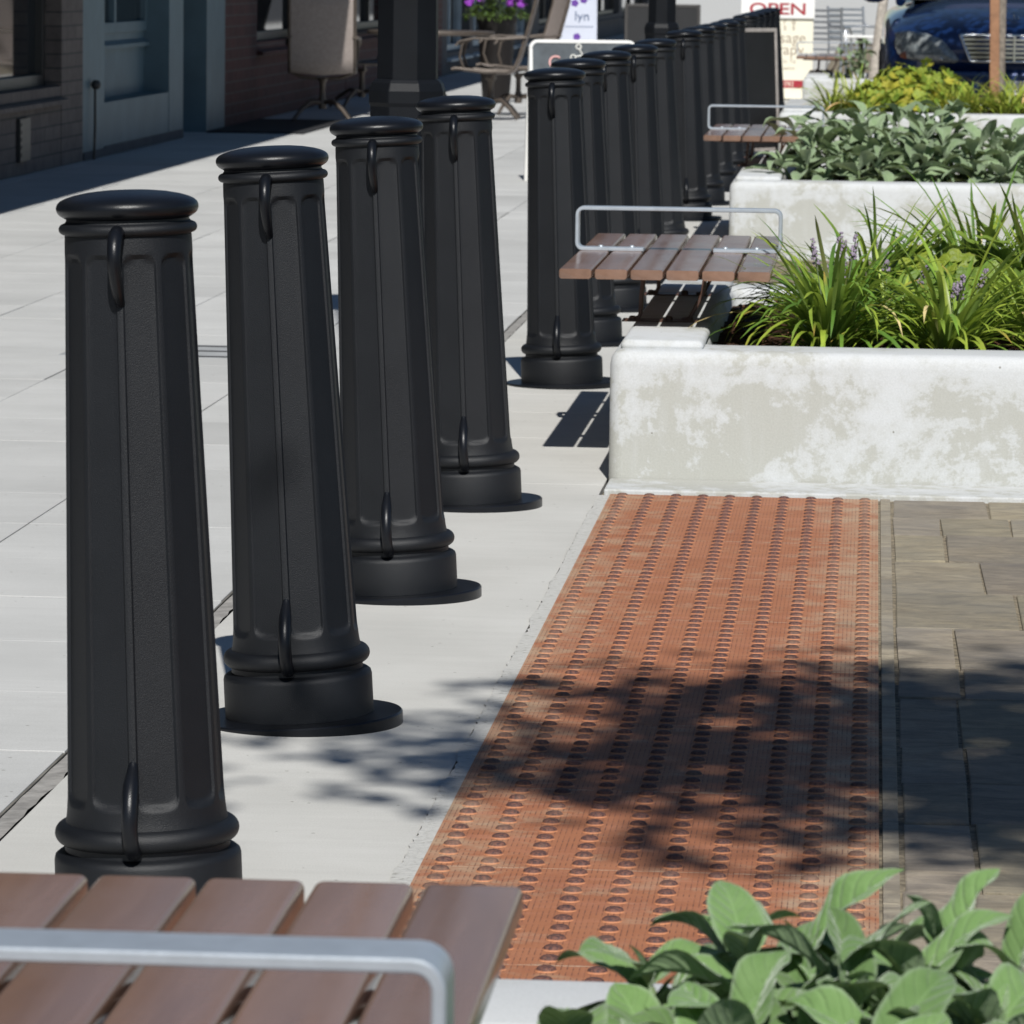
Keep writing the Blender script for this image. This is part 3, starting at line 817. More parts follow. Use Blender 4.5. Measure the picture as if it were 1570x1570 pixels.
lobed_plant('lobed_leaf_plant', 'mound of lobed green leaves among the strap leaved tufts', (.24,12.05,.262), rt_, 90, .27, .27, (.035,.06), M['geranium'], [(1,1,1),(1.25,1.15,1),(.8,.9,.8),(1.5,1.2,.9)], None)
lobed_plant('lobed_leaf_plant', 'mound of lobed leaves low between the two front tufts', (.06,11.95,.262), rt_, 50, .20, .16, (.03,.05), M['geranium'], [(1,1,1),(.8,.9,.8)], None)
# yellow green planting in front of the car
GY = 'yellow green mounds in front of the dark blue car'
for i, (x, y, r_, h) in enumerate([(.16,30.75,.24,.33),(.34,30.9,.24,.34),(.02,30.7,.2,.23),(.25,30.55,.22,.22),(.46,31.1,.2,.28)]):
    lobed_plant('lime_leaf_plant', 'yellow green mound of lobed leaves in front of the car', (x,y,.262), rt_, 300, r_, h, (.022,.040), M['lime'], [(1,1,1),(1.25,1.15,1),(.6,.75,.6),(1.3,1.0,.8),(.8,.9,.8)], GY)
GT = 'yellow green grassy tufts in front of the dark blue car'
for i, (x, y) in enumerate([(-.26,30.6),(-.16,30.95),(-.06,30.5),(.50,30.5),(.60,30.55),(.67,30.7),(.86,30.5),(.93,30.65),(.82,30.9)]):
    tuft('grassy_plant', 'yellow green grassy tuft in the planter in front of the car', (x,y,.262), rt_, 70, (.20,.40), (.010,.017), M['limeblade'], [(1,1,1),(1.2,1.1,1),(.75,.9,.8)], GT, 0, 1.05)
sage_plant('woolly_plant', 'small grey woolly plant by the farthest bench', (-.10,40.6,.265), rs, 9, (.10,.16), (.05,.07), .32, M['sage_grey'], 7, 3, None, .12, .5, 3)

# ------------------------------------------------------------------ trees
def tree(label, loc, rng, h, crown_c, crown_r, nleaf, leaf_s, bark, lean=(0,0), r0=.04, clumps=26):
    root = thing('young_tree', label, 'tree', loc)
    tk = MB(); top = Vector((crown_c[0], crown_c[1], crown_c[2]+crown_r[2]*.6))
    mid = Vector((lean[0]*.5, lean[1]*.5, crown_c[2]*.5))
    pts = [Vector((0,0,-.05)), Vector((0,0,.02)), mid, Vector((crown_c[0],crown_c[1],crown_c[2]-crown_r[2]*.4)), top]
    tk.tube(pts, [r0*1.35,r0*1.1,r0*.85,r0*.6,r0*.15], 12)
    tk.build('trunk', bark, root, 180)
    cr = MB(); lb = MB()
    for k in range(clumps):
        a = rng.uniform(0,6.28); q = rng.random()**.5; zz = rng.uniform(-1,1)
        rad = sqrt(1-zz*zz)*q
        c = Vector((crown_c[0]+crown_r[0]*rad*cos(a), crown_c[1]+crown_r[1]*rad*sin(a), crown_c[2]+crown_r[2]*zz*.9))
        s = Vector((crown_c[0]*.9, crown_c[1]*.9, max(crown_c[2]-crown_r[2]*.8, c.z-.35*crown_r[2]-.3)))
        lb.tube([s, s.lerp(c,.5)+Vector((0,0,.08)), c], [r0*.35,r0*.22,r0*.08], 6)
        cl = rng.uniform(.14,.30)
        for i in range(nleaf//clumps):
            d = Vector((max(-1.5,min(1.5,rng.gauss(0,1)))*cl*1.7, rng.gauss(0,1)*cl*.55, rng.gauss(0,.45)*cl))
            t = rng.uniform(.7,1.3)
            Mx = Matrix.Translation(c+d) @ Matrix.Rotation(rng.uniform(0,6.28),4,'Z') @ Matrix.Rotation(rng.uniform(-.7,.7),4,'X')
            L = leaf_s*rng.uniform(.7,1.3); W = L*.55
            cr.add([(0,0,0),(W/2,L*.35,.004),(W*.35,L*.75,0),(0,L,-.006),(-W*.35,L*.75,0),(-W/2,L*.35,.004)], [(0,1,2,3),(0,3,4,5)], 0, (t,t,t,1), None, Mx)
    lb.build('limb', bark, root, 180)
    cr.build('crown', M['treeleaf'], root)
    return root
rtr = random.Random(4)
tree('young street tree in the closest planter, throwing dappled shade on the plates', (.95,2.35,.26), rtr, 4, (.19,.0,4.75), (.92,.98,.55), 4700, .085, M['bark'], (-.05,.0), .035, 50)
tree('young street tree tied behind a brown stake in the yellow green planter', (.825,31.25,.26), rtr, 4, (.05,.1,3.0), (.9,.9,.8), 2600, .09, M['bark'], (0,0), .030)
tree('slim pale trunked tree beside the farthest bench', (-.01,41.2,.26), rtr, 4, (1.9,.2,3.3), (.7,.8,.7), 2400, .09, M['palebark'], (.35,.05), .045)
mb = MB(); mb.box(-.031,.031,-.03,.03,0,1.6); mb.box(-.024,.024,-.022,.022,-.1,0)
o = mb.build('tree_stake', M['stake'], None, None, .006); o.location = (.785,30.98,.27); o.rotation_euler = (0,radians(-1.2),0)
tag(o, 'square brown wooden stake standing in the yellow green planter', 'tree stake')

# ------------------------------------------------------------------ street lamps
def lamp():
    root = thing('street_lamp', 'x', 'street lamp', group='black octagonal street lamps')
    def octo(mb, prof, rot=pi/8):
        mb.loft([[(r*cos(rot+2*pi*k/8), r*sin(rot+2*pi*k/8), z) for k in range(8)] for r, z in prof], True, True, True)
    mb = MB(); octo(mb, [(.175,0),(.175,.05),(.150,.075),(.128,.12),(.112,.16),(.100,.72),(.099,.835),(.103,.845),(.103,.875),(.096,.895),(.086,.905)]); mb.build('base', M['lamp'], root, None, .003)
    mb = MB(); octo(mb, [(.0815,.90),(.060,4.4)]); mb.build('pole', M['lamp'], root, None, .002)
    mb = MB(); mb.lathe([(.05,4.4),(.12,4.45),(.13,4.5),(.09,4.52)], 24); mb.build('collar', M['lamp'], root, 40)
    mb = MB(); mb.lathe([(.09,4.52),(.17,4.65),(.20,4.82),(.17,4.98),(.08,5.06),(.02,5.08)], 24); mb.build('lamp_globe', M['globe'], root, 60)
    return root
M['globe'] = plain('frosted_globe', (.75,.75,.72), .3)
l0 = lamp(); l0.location = (-1.19,12.04,0); l0['label'] = 'black octagonal street lamp post standing behind the four leading bollards'
l1 = copy_tree(l0); l1.location = (-1.183,26.3,0); l1['label'] = 'black octagonal street lamp post beside the scissors chalkboard'

# ------------------------------------------------------------------ shop fronts
def brick_mat(name, c1, c2, mortar, sc=1.0):
    m = NT(name); c = m.n('ShaderNodeTexCoord'); s = m.n('ShaderNodeSeparateXYZ'); m.l(c.outputs['Object'], s.inputs[0])
    cb = m.n('ShaderNodeCombineXYZ'); m.l(m.math('ADD', s.outputs[0], s.outputs[1]), cb.inputs[0]); m.l(s.outputs[2], cb.inputs[1])
    b = m.n('ShaderNodeTexBrick'); m.l(cb.outputs[0], b.inputs['Vector'])
    b.inputs['Color1'].default_value = (*c1,1); b.inputs['Color2'].default_value = (*c2,1); b.inputs['Mortar'].default_value = (*mortar,1)
    b.inputs['Scale'].default_value = 1; b.inputs['Brick Width'].default_value = .30*sc; b.inputs['Row Height'].default_value = .082*sc
    b.inputs['Mortar Size'].default_value = .006; b.inputs['Mortar Smooth'].default_value = .2
    n = m.noise(14, 5, .65, c.outputs['Object'])
    base = m.mix(.35, b.outputs['Color'], m.ramp(n, [(.3,.2),(.7,.8)]), 'OVERLAY')
    m.set(Base_Color=base, Roughness=.9); m.bump(b.outputs['Fac'], -.4, .008)
    return m.mat
M['tanbrick'] = brick_mat('tan_brick', (.125,.102,.092), (.155,.128,.114), (.065,.06,.056))
M['redbrick'] = brick_mat('red_brick', (.07,.030,.028), (.095,.038,.034), (.09,.08,.075))
M['blue'] = plain('blue_grey_paint', (.105,.165,.195), .55, 0, .14, 3, .2, 60)
M['blue_dark'] = plain('blue_grey_door', (.045,.08,.10), .5, 0, .15, 4, .15, 60)
M['frame_dark'] = plain('dark_bronze_frame', (.035,.032,.030), .45)
M['frame_pale'] = plain('pale_frame_paint', (.42,.50,.56), .5)
M['glass'] = plain('dark_window_glass', (.012,.016,.02), .04, 0, .2, 2, 0, 0, 0, .8)
M['awning'] = plain('canvas_awning', (.06,.10,.12), .85, 0, .15, 4)
M['roofing'] = plain('roof_felt', (.12,.12,.12), .9)
M['stucco'] = plain('dark_stucco', (.085,.085,.09), .9, 0, .2, 3, .4, 80)
FX = -4.76
def facade_building(label, cat, y0, y1, wallmat, bays, awn=True, back=7.0, H=5.6):
    """bays: (ya, yb, kind, z0) openings from z0 to 2.6"""
    root = thing('shop_building', label, cat, (FX, y0, 0))
    mb = MB(); y = y0
    for ya, yb, kind, z0 in bays:
        if ya > y: mb.box(-.35, 0, y-y0, ya-y0, -.02, 2.6)
        if z0 > 0: mb.box(-.35, -.004, ya-y0, yb-y0, -.02, z0)
        y = yb
    if y < y1: mb.box(-.35, 0, y-y0, y1-y0, -.02, 2.6)
    mb.box(-.35, .002, 0, y1-y0, 2.6, H)
    mb.box(-back, -.35, 0, .2, -.02, H); mb.box(-back, -.35, y1-y0-.2, y1-y0, -.02, H); mb.box(-back, -back+.2, .2, y1-y0-.2, -.02, H)
    mb.build('wall', wallmat, root)
    mb = MB(); mb.box(-back+.2, -.35, .2, y1-y0-.2, H-.4, H-.25); mb.build('roof', M['roofing'], root)
    for ya, yb, kind, z0 in bays:
        a = ya-y0; b = yb-y0
        if kind in ('window', 'panel', 'pale'):
            fm = {'window': M['frame_dark'], 'panel': M['blue'], 'pale': M['frame_pale']}[kind]
            zz = z0
            if kind == 'panel':
                zz = .742; pm = MB(); pm.box(-.24, -.17, a, b, z0, zz); pm.build('panel', M['blue'], root)
            f = MB(); t = .07; x0, x1 = -.20, -.10
            if kind == 'panel': x0, x1 = -.235, -.150
            f.box(x0,x1,a,a+t,zz,2.6); f.box(x0,x1,b-t,b,zz,2.6); f.box(x0,x1,a+t,b-t,2.6-t,2.6); f.box(x0,x1,a+t,b-t,zz,zz+t)
            c = (a+b)/2; f.box(x0,x1,c-t/2,c+t/2,zz+t,2.6-t)
            fo = f.build('window', fm, root, None, .004)
            g = MB(); g.box((x0+x1)/2-.005,(x0+x1)/2+.005,a+t,c-t/2,zz+t,2.6-t); g.box((x0+x1)/2-.005,(x0+x1)/2+.005,c+t/2,b-t,zz+t,2.6-t); g.build('glass', M['glass'], fo)
            s = MB(); xs = .05 if kind != 'panel' else -.13
            s.add([(x0,a,zz),(xs,a,zz-.075),(xs,b,zz-.075),(x0,b,zz),(x0,a,zz-.10),(xs,a,zz-.10),(xs,b,zz-.10),(x0,b,zz-.10)], [(0,1,2,3),(1,5,6,2),(4,7,6,5),(0,4,5,1),(3,2,6,7),(0,3,7,4)])
            s.build('sill', wallmat if kind == 'window' else fm, fo)
        if kind == 'door':
            d = MB(); d.box(-.95,-.90,a,b,0,2.55); do = d.build('door', M['blue_dark'], root, None, .005)
            k = MB(); k.sphere((-.88,b-.12,.95),.035); k.build('handle', M['brass'], do, 60)
            kp = MB(); kp.sphere((-.88,b-.20,.19),.04,0,10,6,.5,1,1); kp.build('door_stop', M['brass'], do, 60)
            r = MB(); r.box(-.95,-.35,a-.1,a,0,2.6); r.box(-.95,-.35,b,b+.1,0,2.6); r.box(-.95,-.35,a,b,2.6,2.7); r.build('doorway', M['blue'], root)
    if awn:
        w = MB(); z1, z0 = 3.35, 2.95; d = 1.02
        e = y1-y0-.002; w.add([(.003,0,z1),(d,0,z0),(d,e,z0),(.003,e,z1),(.003,0,z1-.03),(d-.01,0,z0-.03),(d-.01,e,z0-.03),(.003,e,z1-.03)], [(0,1,2,3),(7,6,5,4),(0,4,5,1),(3,2,6,7),(1,5,6,2),(0,3,7,4)])
        w.box(d-.012,d,0,e,z0-.25,z0-.031)
        w.build('awning', M['awning'], root)
    return root
M['brass'] = plain('dull_brass', (.30,.20,.08), .4, .8)
facade_building('tan brick shop with dark framed windows at the left edge', 'shop', 4, 28.25, M['tanbrick'],
    [(5,9.6,'window',.47),(10.3,15,'window',.47),(15.7,20.4,'window',.47),(21.1,27.5,'window',.47)])
bl = facade_building('blue grey painted shop front with a sunken panel', 'shop', 28.25, 34.5, M['blue'],
    [(29.05,31.75,'panel',.33),(32.4,33.55,'door',0)])
sp = MB(); sp.sphere((.035,.27,.455),.032); sp.tube([(.03,.27,.44),(.034,.25,.2),(.03,.24,0)], .009, 6); sp.build('standpipe', M['frame_dark'], bl, 60)
sk = MB(); sk.box(.0005,.012,0,.8,0,.05); sk.box(.0005,.012,.8,4.1,0,.06); sk.build('skirting', M['stucco'], bl)
facade_building('red brick cafe front behind the sling chairs', 'cafe', 34.5, 52, M['redbrick'],
    [(36.3,42.5,'window',.60),(43.2,47.5,'window',.60),(48.2,51.4,'window',.6)])
facade_building('dark shop front with pale window posts beyond the cafe', 'shop', 52, 66, M['stucco'],
    [(52.6,55.5,'pale',.25),(56.0,59,'pale',.25),(60.0,62.5,'pale',.25),(62.8,65.5,'pale',.25)])
facade_building('farthest dark shop front along the pavement', 'shop', 66, 100, M['stucco'],
    [(67,72,'window',.4),(73,79,'window',.4),(80,88,'window',.4),(89,99,'window',.4)])
# small wall vent in the brick bulkhead
v_ = MB(); v_.box(.0,.02,0,.32,0,.24); 
for k in range(5): v_.box(.02,.024,.02,.30,.03+k*.042,.05+k*.042)
o = v_.build('wall_vent', M['frame_dark']); o.location = (FX,26.05,.08); tag(o, 'dark vent low on the tan brick wall', 'vent')

# ------------------------------------------------------------------ cafe furniture
M['sling'] = plain('tan_sling_fabric', (.36,.31,.285), .85, 0, .12, 40, .5, 220)
M['bronze'] = plain('bronze_chair_frame', (.10,.082,.068), .45, .3, .2, 20)
def sling_chair():
    root = thing('sling_chair', 'x', 'chair', group='tan sling chairs at the cafe')
    W = .25
    def prof(): # side profile (y forward -> front is -y), z
        return [(-.26,.415),(-.22,.405),(-.05,.385),(.14,.385),(.19,.41),(.23,.50),(.29,.70),(.345,.90),(.37,1.02)]
    P_ = prof()
    sl = MB(); lo = []
    for y, z in P_:
        lo.append([(-W+.01,y,z),(-W*.5,y+.004,z-.012),(0,y+.006,z-.016),(W*.5,y+.004,z-.012),(W-.01,y,z),(W-.01,y+.004,z-.006),(0,y+.010,z-.024),(-W+.01,y+.004,z-.006)])
    sl.loft(lo, True, True, True); sl.build('sling', M['sling'], root, 60)
    for sx in (-1, 1):
        f = MB(); f.tube([(sx*W,y,z) for y, z in [(-.30,.40),(-.27,.41)]+P_[1:]], .014, 8); f.build('side_rail', M['bronze'], root, 60)
        a = MB(); a.tube([(sx*W,-.20,.40),(sx*(W+.015),-.235,.50),(sx*(W+.02),-.215,.60),(sx*(W+.02),-.17,.635)], .011, 8)
        a.strip([(sx*(W+.02),-.27,.585),(sx*(W+.02),-.235,.622),(sx*(W+.02),-.12,.645),(sx*(W+.02),.10,.640),(sx*(W+.005),.29,.655)], .024, .008, (1,0,0)); a.build('arm', M['bronze'], root, 60)
        b = MB(); b.tube([(sx*W,.05,.385),(sx*W*.6,.02,.34),(0,0,.33)], .012, 8); b.build('seat_brace', M['bronze'], root, 60)
    p = MB(); p.lathe([(.03,.10),(.035,.16),(.022,.20),(.022,.30),(.05,.335)], 12); p.build('pedestal', M['bronze'], root, 60)
    for k in range(4):
        a = pi/4 + k*pi/2; c, s = cos(a), sin(a)
        l = MB(); l.tube([(.02*c,.02*s,.15),(.12*c,.12*s,.16),(.22*c,.22*s,.10),(.31*c,.31*s,.018)], [.018,.018,.016,.014], 8); l.build('leg', M['bronze'], root, 60)
    return root
c0 = sling_chair()
cs = [(-4.23,36.15,pi*1.03,'tan sling chair seen from behind in front of the red brick cafe'),
      (-3.02,37.25,-pi/2*.98,'tan sling chair seen from the side, on the right of the round table'),
      (-2.90,38.55,-pi/2*.80,'tan sling chair half hidden behind the chair on the right of the table'),
      (-4.30,39.6,pi*.62,'tan sling chair in the shade by the red brick wall, beyond the round table')]
for i, (x, y, rz, lab) in enumerate(cs):
    o = c0 if i == 0 else copy_tree(c0)
    o.location = (x,y,0); o.rotation_euler = (0,0,rz); o['label'] = lab
t_ = thing('cafe_table', 'round bronze cafe table between the sling chairs', 'table', (-3.53,37.55,0))
mb = MB(); mb.lathe([(.02,.655),(.47,.657),(.505,.665),(.51,.680),(.505,.693),(.47,.695),(.02,.695)], 40); mb.build('table_top', M['bronze'], t_, 40)
mb = MB(); mb.lathe([(.05,.05),(.04,.1),(.03,.3),(.03,.55),(.07,.655)], 14); mb.build('pedestal', M['bronze'], t_, 60)
for k in range(4):
    a = k*pi/2+.4; mb = MB(); mb.tube([(.03*cos(a),.03*sin(a),.25),(.14*cos(a),.14*sin(a),.16),(.30*cos(a),.30*sin(a),.02)], .018, 8); mb.build('leg', M['bronze'], t_, 60)
mb = MB(); mb.box(0,.70,0,2.9,0,.012); o = mb.build('shade_sheet', plain('shade_black', (.012,.012,.014), .95, 0, .3, 30, .5, 200), None, None, .004); o.location = (-4.74,33.4,.001); tag(o, 'black sheet standing in for deeper shade along the cafe wall', 'painted shade')  # deeper shade at the cafe front, laid down as a flat black sheet
# petunia pot
pt = thing('flower_pot', 'tall dark pot of purple petunias behind the cafe table', 'flower pot', (-3.36,42,0))
M['darkpot'] = plain('dark_glazed_pot', (.012,.010,.0095), .5, 0, .12, 6, 0, 200, 0, .3)
mb = MB(); mb.lathe([(.11,0),(.12,.02),(.15,.40),(.165,.70),(.18,.72),(.18,.765),(.16,.765),(.15,.70),(.02,.68)], 28); mb.build('pot', M['darkpot'], pt, 40)
rf = random.Random(8)
fo = MB(); fl = MB()
for k in range(420):
    a = rf.uniform(0,6.28); q = sqrt(rf.random()); x = .30*q*cos(a); y = .30*q*sin(a); z = .77+.20*(1-q*q)*rf.uniform(.2,1)-.03*q*q*rf.random()
    Mx = Matrix.Translation((x,y,z)) @ Matrix.Rotation(rf.uniform(0,6.28),4,'Z')
    leaf(fo, Mx, rf.uniform(.05,.08), rf.uniform(.025,.04), 4, 1, rf.uniform(-.5,.9), .8, .3, rr_=rf, tone=rf.uniform(.8,1.5))
M['potleaf'] = leaf_mat('pot_plant_leaf', (.045,.085,.016), (.085,.13,.03), (.1,.13,.05), .2, .5)
fo.build('foliage', M['potleaf'], pt, 180)
fl = MB(); fl.lathe([(.004,-.03),(.010,0),(.030,.016),(.036,.014)], 10, cap1=False)
f0 = fl.build('flower', M['petunia'], pt, 60)
for k in range(26):
    a = rf.uniform(0,6.28); q = sqrt(rf.random()); f1 = f0 if k == 0 else f0.copy()
    if k: COL.objects.link(f1); f1.parent = pt
    f1.location = (.29*q*cos(a), .29*q*sin(a),   .86+.16*(1-q*q)); f1.rotation_euler = (rf.uniform(.3,1.2), 0, rf.uniform(0,6.28))

# ------------------------------------------------------------------ boards and signs
M['white_paint'] = plain('white_paint', (.78,.78,.76), .5, 0, .05, 8)
M['cream'] = plain('cream_board', (.78,.75,.62), .6, 0, .04, 5)
M['chalk'] = plain('blackboard', (.075,.088,.10), .7, 0, .35, 7)
M['black_board'] = plain('black_board', (.006,.0065,.008), .7, 0, .3, 6)
M['red_ink'] = plain('dark_red_ink', (.34,.02,.035), .6)
M['grey_ink'] = plain('pale_brown_ink', (.36,.29,.22), .7)
M['blue_ink'] = plain('slate_blue_ink', (.10,.14,.24), .7)
M['lilac_board'] = plain('lilac_board', (.50,.53,.62), .6, 0, .06, 4)
M['violet'] = plain('violet_ink', (.11,.03,.28), .6)
M['pink_chalk'] = plain('pink_chalk', (.75,.42,.40), .8)
M['white_chalk'] = plain('white_chalk', (.70,.70,.66), .8)
def text(body, size, loc, mat, parent, align='CENTER', name='lettering', bold=0.):
    c = bpy.data.curves.new(name, 'FONT'); c.body = body; c.size = size; c.align_x = align; c.extrude = .0008; c.offset = bold
    c.materials.append(mat)
    tmp = bpy.data.objects.new(name, c); COL.objects.link(tmp)
    bpy.context.view_layer.update()
    me = bpy.data.meshes.new_from_object(tmp.evaluated_get(bpy.context.evaluated_depsgraph_get()))
    bpy.data.objects.remove(tmp); bpy.data.curves.remove(c)
    if not me.materials: me.materials.append(mat)
    o = bpy.data.objects.new(name, me); COL.objects.link(o); o.parent = parent; o.location = loc; o.rotation_euler = (pi/2,0,0)
    return o
def a_frame(name, label, loc, rz, w, h, face, frame, border=.02, round_=.0, tilt=8):
    root = thing(name, label, 'sign board', loc, (0,0,rz))
    for s, nm in ((-1,'front_panel'),(1,'rear_panel')):
        p = MB(); Mx = Matrix.Translation((0,s*h*math.tan(radians(tilt)),0)) @ Matrix.Rotation(s*radians(tilt),4,'X')
        p.box(-w/2+border,w/2-border,-.006,.006,.06,h-border,0,None,Mx)
        pp = p.build(nm, face, root)
        f = MB()
        f.box(-w/2,-w/2+border,-.011,.011,0,h-round_,0,None,Mx); f.box(w/2-border,w/2,-.011,.011,0,h-round_,0,None,Mx)
        f.box(-w/2+(border if not round_ else round_),w/2-(border if not round_ else round_),-.011,.011,h-border,h,0,None,Mx); f.box(-w/2+border,w/2-border,-.011,.011,.04,.06,0,None,Mx)
        if round_:
            for sx in (-1,1):
                pts = [(sx*(w/2-round_+ (round_-border/2)*sin(a)),0,h-round_+(round_-border/2)*cos(a)) for a in [k*pi/12 for k in range(7)]]
                f.strip(pts, .011, border/2, (0,1,0), M=Mx)
        f.build('frame', frame, pp, None, .003)
    return root
# scissors chalkboard
sb = a_frame('chalkboard_sign', 'slate chalkboard in a white frame with a drawing of scissors', (-1.64,26.6,0), radians(16), .62, .80, M['chalk'], M['white_paint'], .018, .05, 6)
fp = [c for c in kids(sb) if c.name.startswith('front')][0]
def onface(x, z, tilt=6, h=.80, off=.008):
    t = radians(tilt); return (x, -h*math.tan(t) + z*sin(t) - off*cos(t), z*cos(t)+0)
sc = MB()
def ln_(x0,z0,x1,z1,r=.006): sc.tube([onface(x0,z0),onface(x1,z1)], r, 6)
cx, cz = -.015, .685
for sx in (-1, 1):
    ln_(cx-.045*sx, cz-.055, cx+.005*sx, cz+.035)
def ring(x, z, r):
    sc.tube([onface(x+r*cos(a), z+r*sin(a)) for a in [k*pi/6 for k in range(13)]], .005, 6)
sc = MB()
cz = .712
ln_(cx-.008,cz+.036,cx+.026,cz-.024,.005); ln_(cx-.030,cz-.006,cx+.050,cz+.012,.005)
ring(cx-.012,cz+.050,.014); ring(cx-.044,cz-.010,.014)
sc.build('scissors_drawing', M['white_chalk'], fp, 60)
text('Cut & Color', .105, onface(-.205,.640,off=.0068), M['pink_chalk'], fp, 'LEFT')
# purple flower board
lb = a_frame('flower_board', 'pale lilac board with violet flowers and grey lettering', (-2.66,42.2,0), radians(6), .36, 1.02, M['lilac_board'], M['lilac_board'], .012, 0, 7)
fp = [c for c in kids(lb) if c.name.startswith('front')][0]
def of2(x, z): return onface(x, z, 7, 1.02, .0075)
text('lyn', .12, of2(.045,.745), M['blue_ink'], fp)
bar = MB()
for q in range(9): bar.box(-.10+q*.028,-.10+q*.028+.019,of2(0,.69)[1]-.001,of2(0,.69)[1]+.0015,.680,.690)
bar.build('small_print', M['blue_ink'], fp)
fl = MB()
for fx, fz in ((-.02,.90),(.06,.93),(.02,.965),(.11,.97),(-.03,.98),(.0,.60)):
    for k in range(5):
        a = k*2*pi/5; p = of2(fx+.018*cos(a), fz+.018*sin(a)); fl.sphere(p, .017, 0, 8, 5, 1, .15, 1)
fl.build('flower_print', M['violet'], fp, 60)
# black boards
a_frame('black_board', 'plain black board standing behind the far lamp post', (-2.02,45.0,0), radians(4), .72, .88, M['black_board'], M['frame_dark'], .03, 0, 6)
a_frame('menu_board', 'tall black board in a pale wooden frame at the gap in the far bollards', (-.767,30.55,0), radians(58), .46, .83, M['black_board'], plain('weathered_frame', (.34,.31,.29), .7, 0, .3, 12), 0.024, 0, 3)
# OPEN sign
op = thing('open_sign', 'tall cream sign board with a white open placard on top', 'sign board', (-.915,44.5,0))
mb = MB(); mb.box(-.335,.335,-.02,.02,.01,.765); mb.box(-.32,.32,.10,.14,.0,.76); mb.box(-.335,-.30,.02,.10,.70,.765); mb.box(.30,.335,.02,.10,.70,.765); bo = mb.build('board', M['cream'], op, None, .004)
mb = MB(); mb.box(-.345,.345,-.045,-.0205,.762,1.02); pl = mb.build('placard', M['white_paint'], op, None, .004)
text('OPEN', .150, (0,-.0465,.800), M['red_ink'], pl, bold=.0025).scale = (1.38, 1, 1)
for body, size, z, x in (('r  e',.085,.705,.11),('s  s',.085,.655,.11)):
    text(body, size, (x,-.0215,z), M['grey_ink'], bo)
text('massage', .145, (.03,-.0215,.535), M['grey_ink'], bo); text('therapy', .145, (.03,-.0215,.425), M['grey_ink'], bo)
text('Walk In To', .055, (.05,-.0215,.345), M['grey_ink'], bo); text('relaxation', .045, (.08,-.0215,.285), M['grey_ink'], bo)
mb = MB(); mb.box(-.26,.275,-.0235,-.0205,.115,.185); rb = mb.build('phone_band', M['red_ink'], bo); text('0792', .062, (.10,-.0245,.128), M['cream'], rb)

# ------------------------------------------------------------------ bistro set beyond the last planter
M['alu'] = plain('brushed_aluminium', (.62,.64,.67), .35, .9, .1, 20)
def bistro_chair():
    root = thing('bistro_chair', 'x', 'chair', group='aluminium bistro chairs beyond the last planter')
    for sx in (-1,1):
        f = MB(); f.tube([(sx*.20,-.20,0),(sx*.20,-.18,.45),(sx*.20,-.16,.62),(sx*.20,-.10,.66),(sx*.20,.15,.66),(sx*.20,.19,.70)], .012, 8); f.build('leg', M['alu'], root, 60)
        f = MB(); f.tube([(sx*.20,.28,0),(sx*.20,.18,.45),(sx*.20,.22,.86)], .012, 8); f.build('leg', M['alu'], root, 60)
    b = MB()
    for k in range(6): b.box(-.20,.20,.185+k*.006,.192+k*.006,.54+k*.055,.565+k*.055)
    b.build('backrest', M['alu'], root)
    s = MB()
    for k in range(8): s.box(-.20,.20,-.19+k*.047,-.155+k*.047,.445,.455)
    s.build('seat', M['alu'], root)
    return root
k0 = bistro_chair()
for i, (x, y, rz, lab) in enumerate([(-.47,46.2,pi*.92,'aluminium bistro chair turned away beside the open sign'),(-.20,47.6,.5,'aluminium bistro chair behind the small white table')]):
    o = k0 if i == 0 else copy_tree(k0)
    o.location = (x,y,0); o.rotation_euler = (0,0,rz); o['label'] = lab
tb = thing('bistro_table', 'small white topped bistro table beside the farthest bench', 'table', (-.13,44.6,0))
mb = MB(); mb.box(-.17,.17,-.17,.17,.590,.612); mb.build('table_top', M['white_paint'], tb, None, .006)
mb = MB(); mb.lathe([(.16,0),(.15,.015),(.025,.03),(.022,.55),(.06,.59)], 16); mb.build('pedestal', M['frame_dark'], tb, 60)

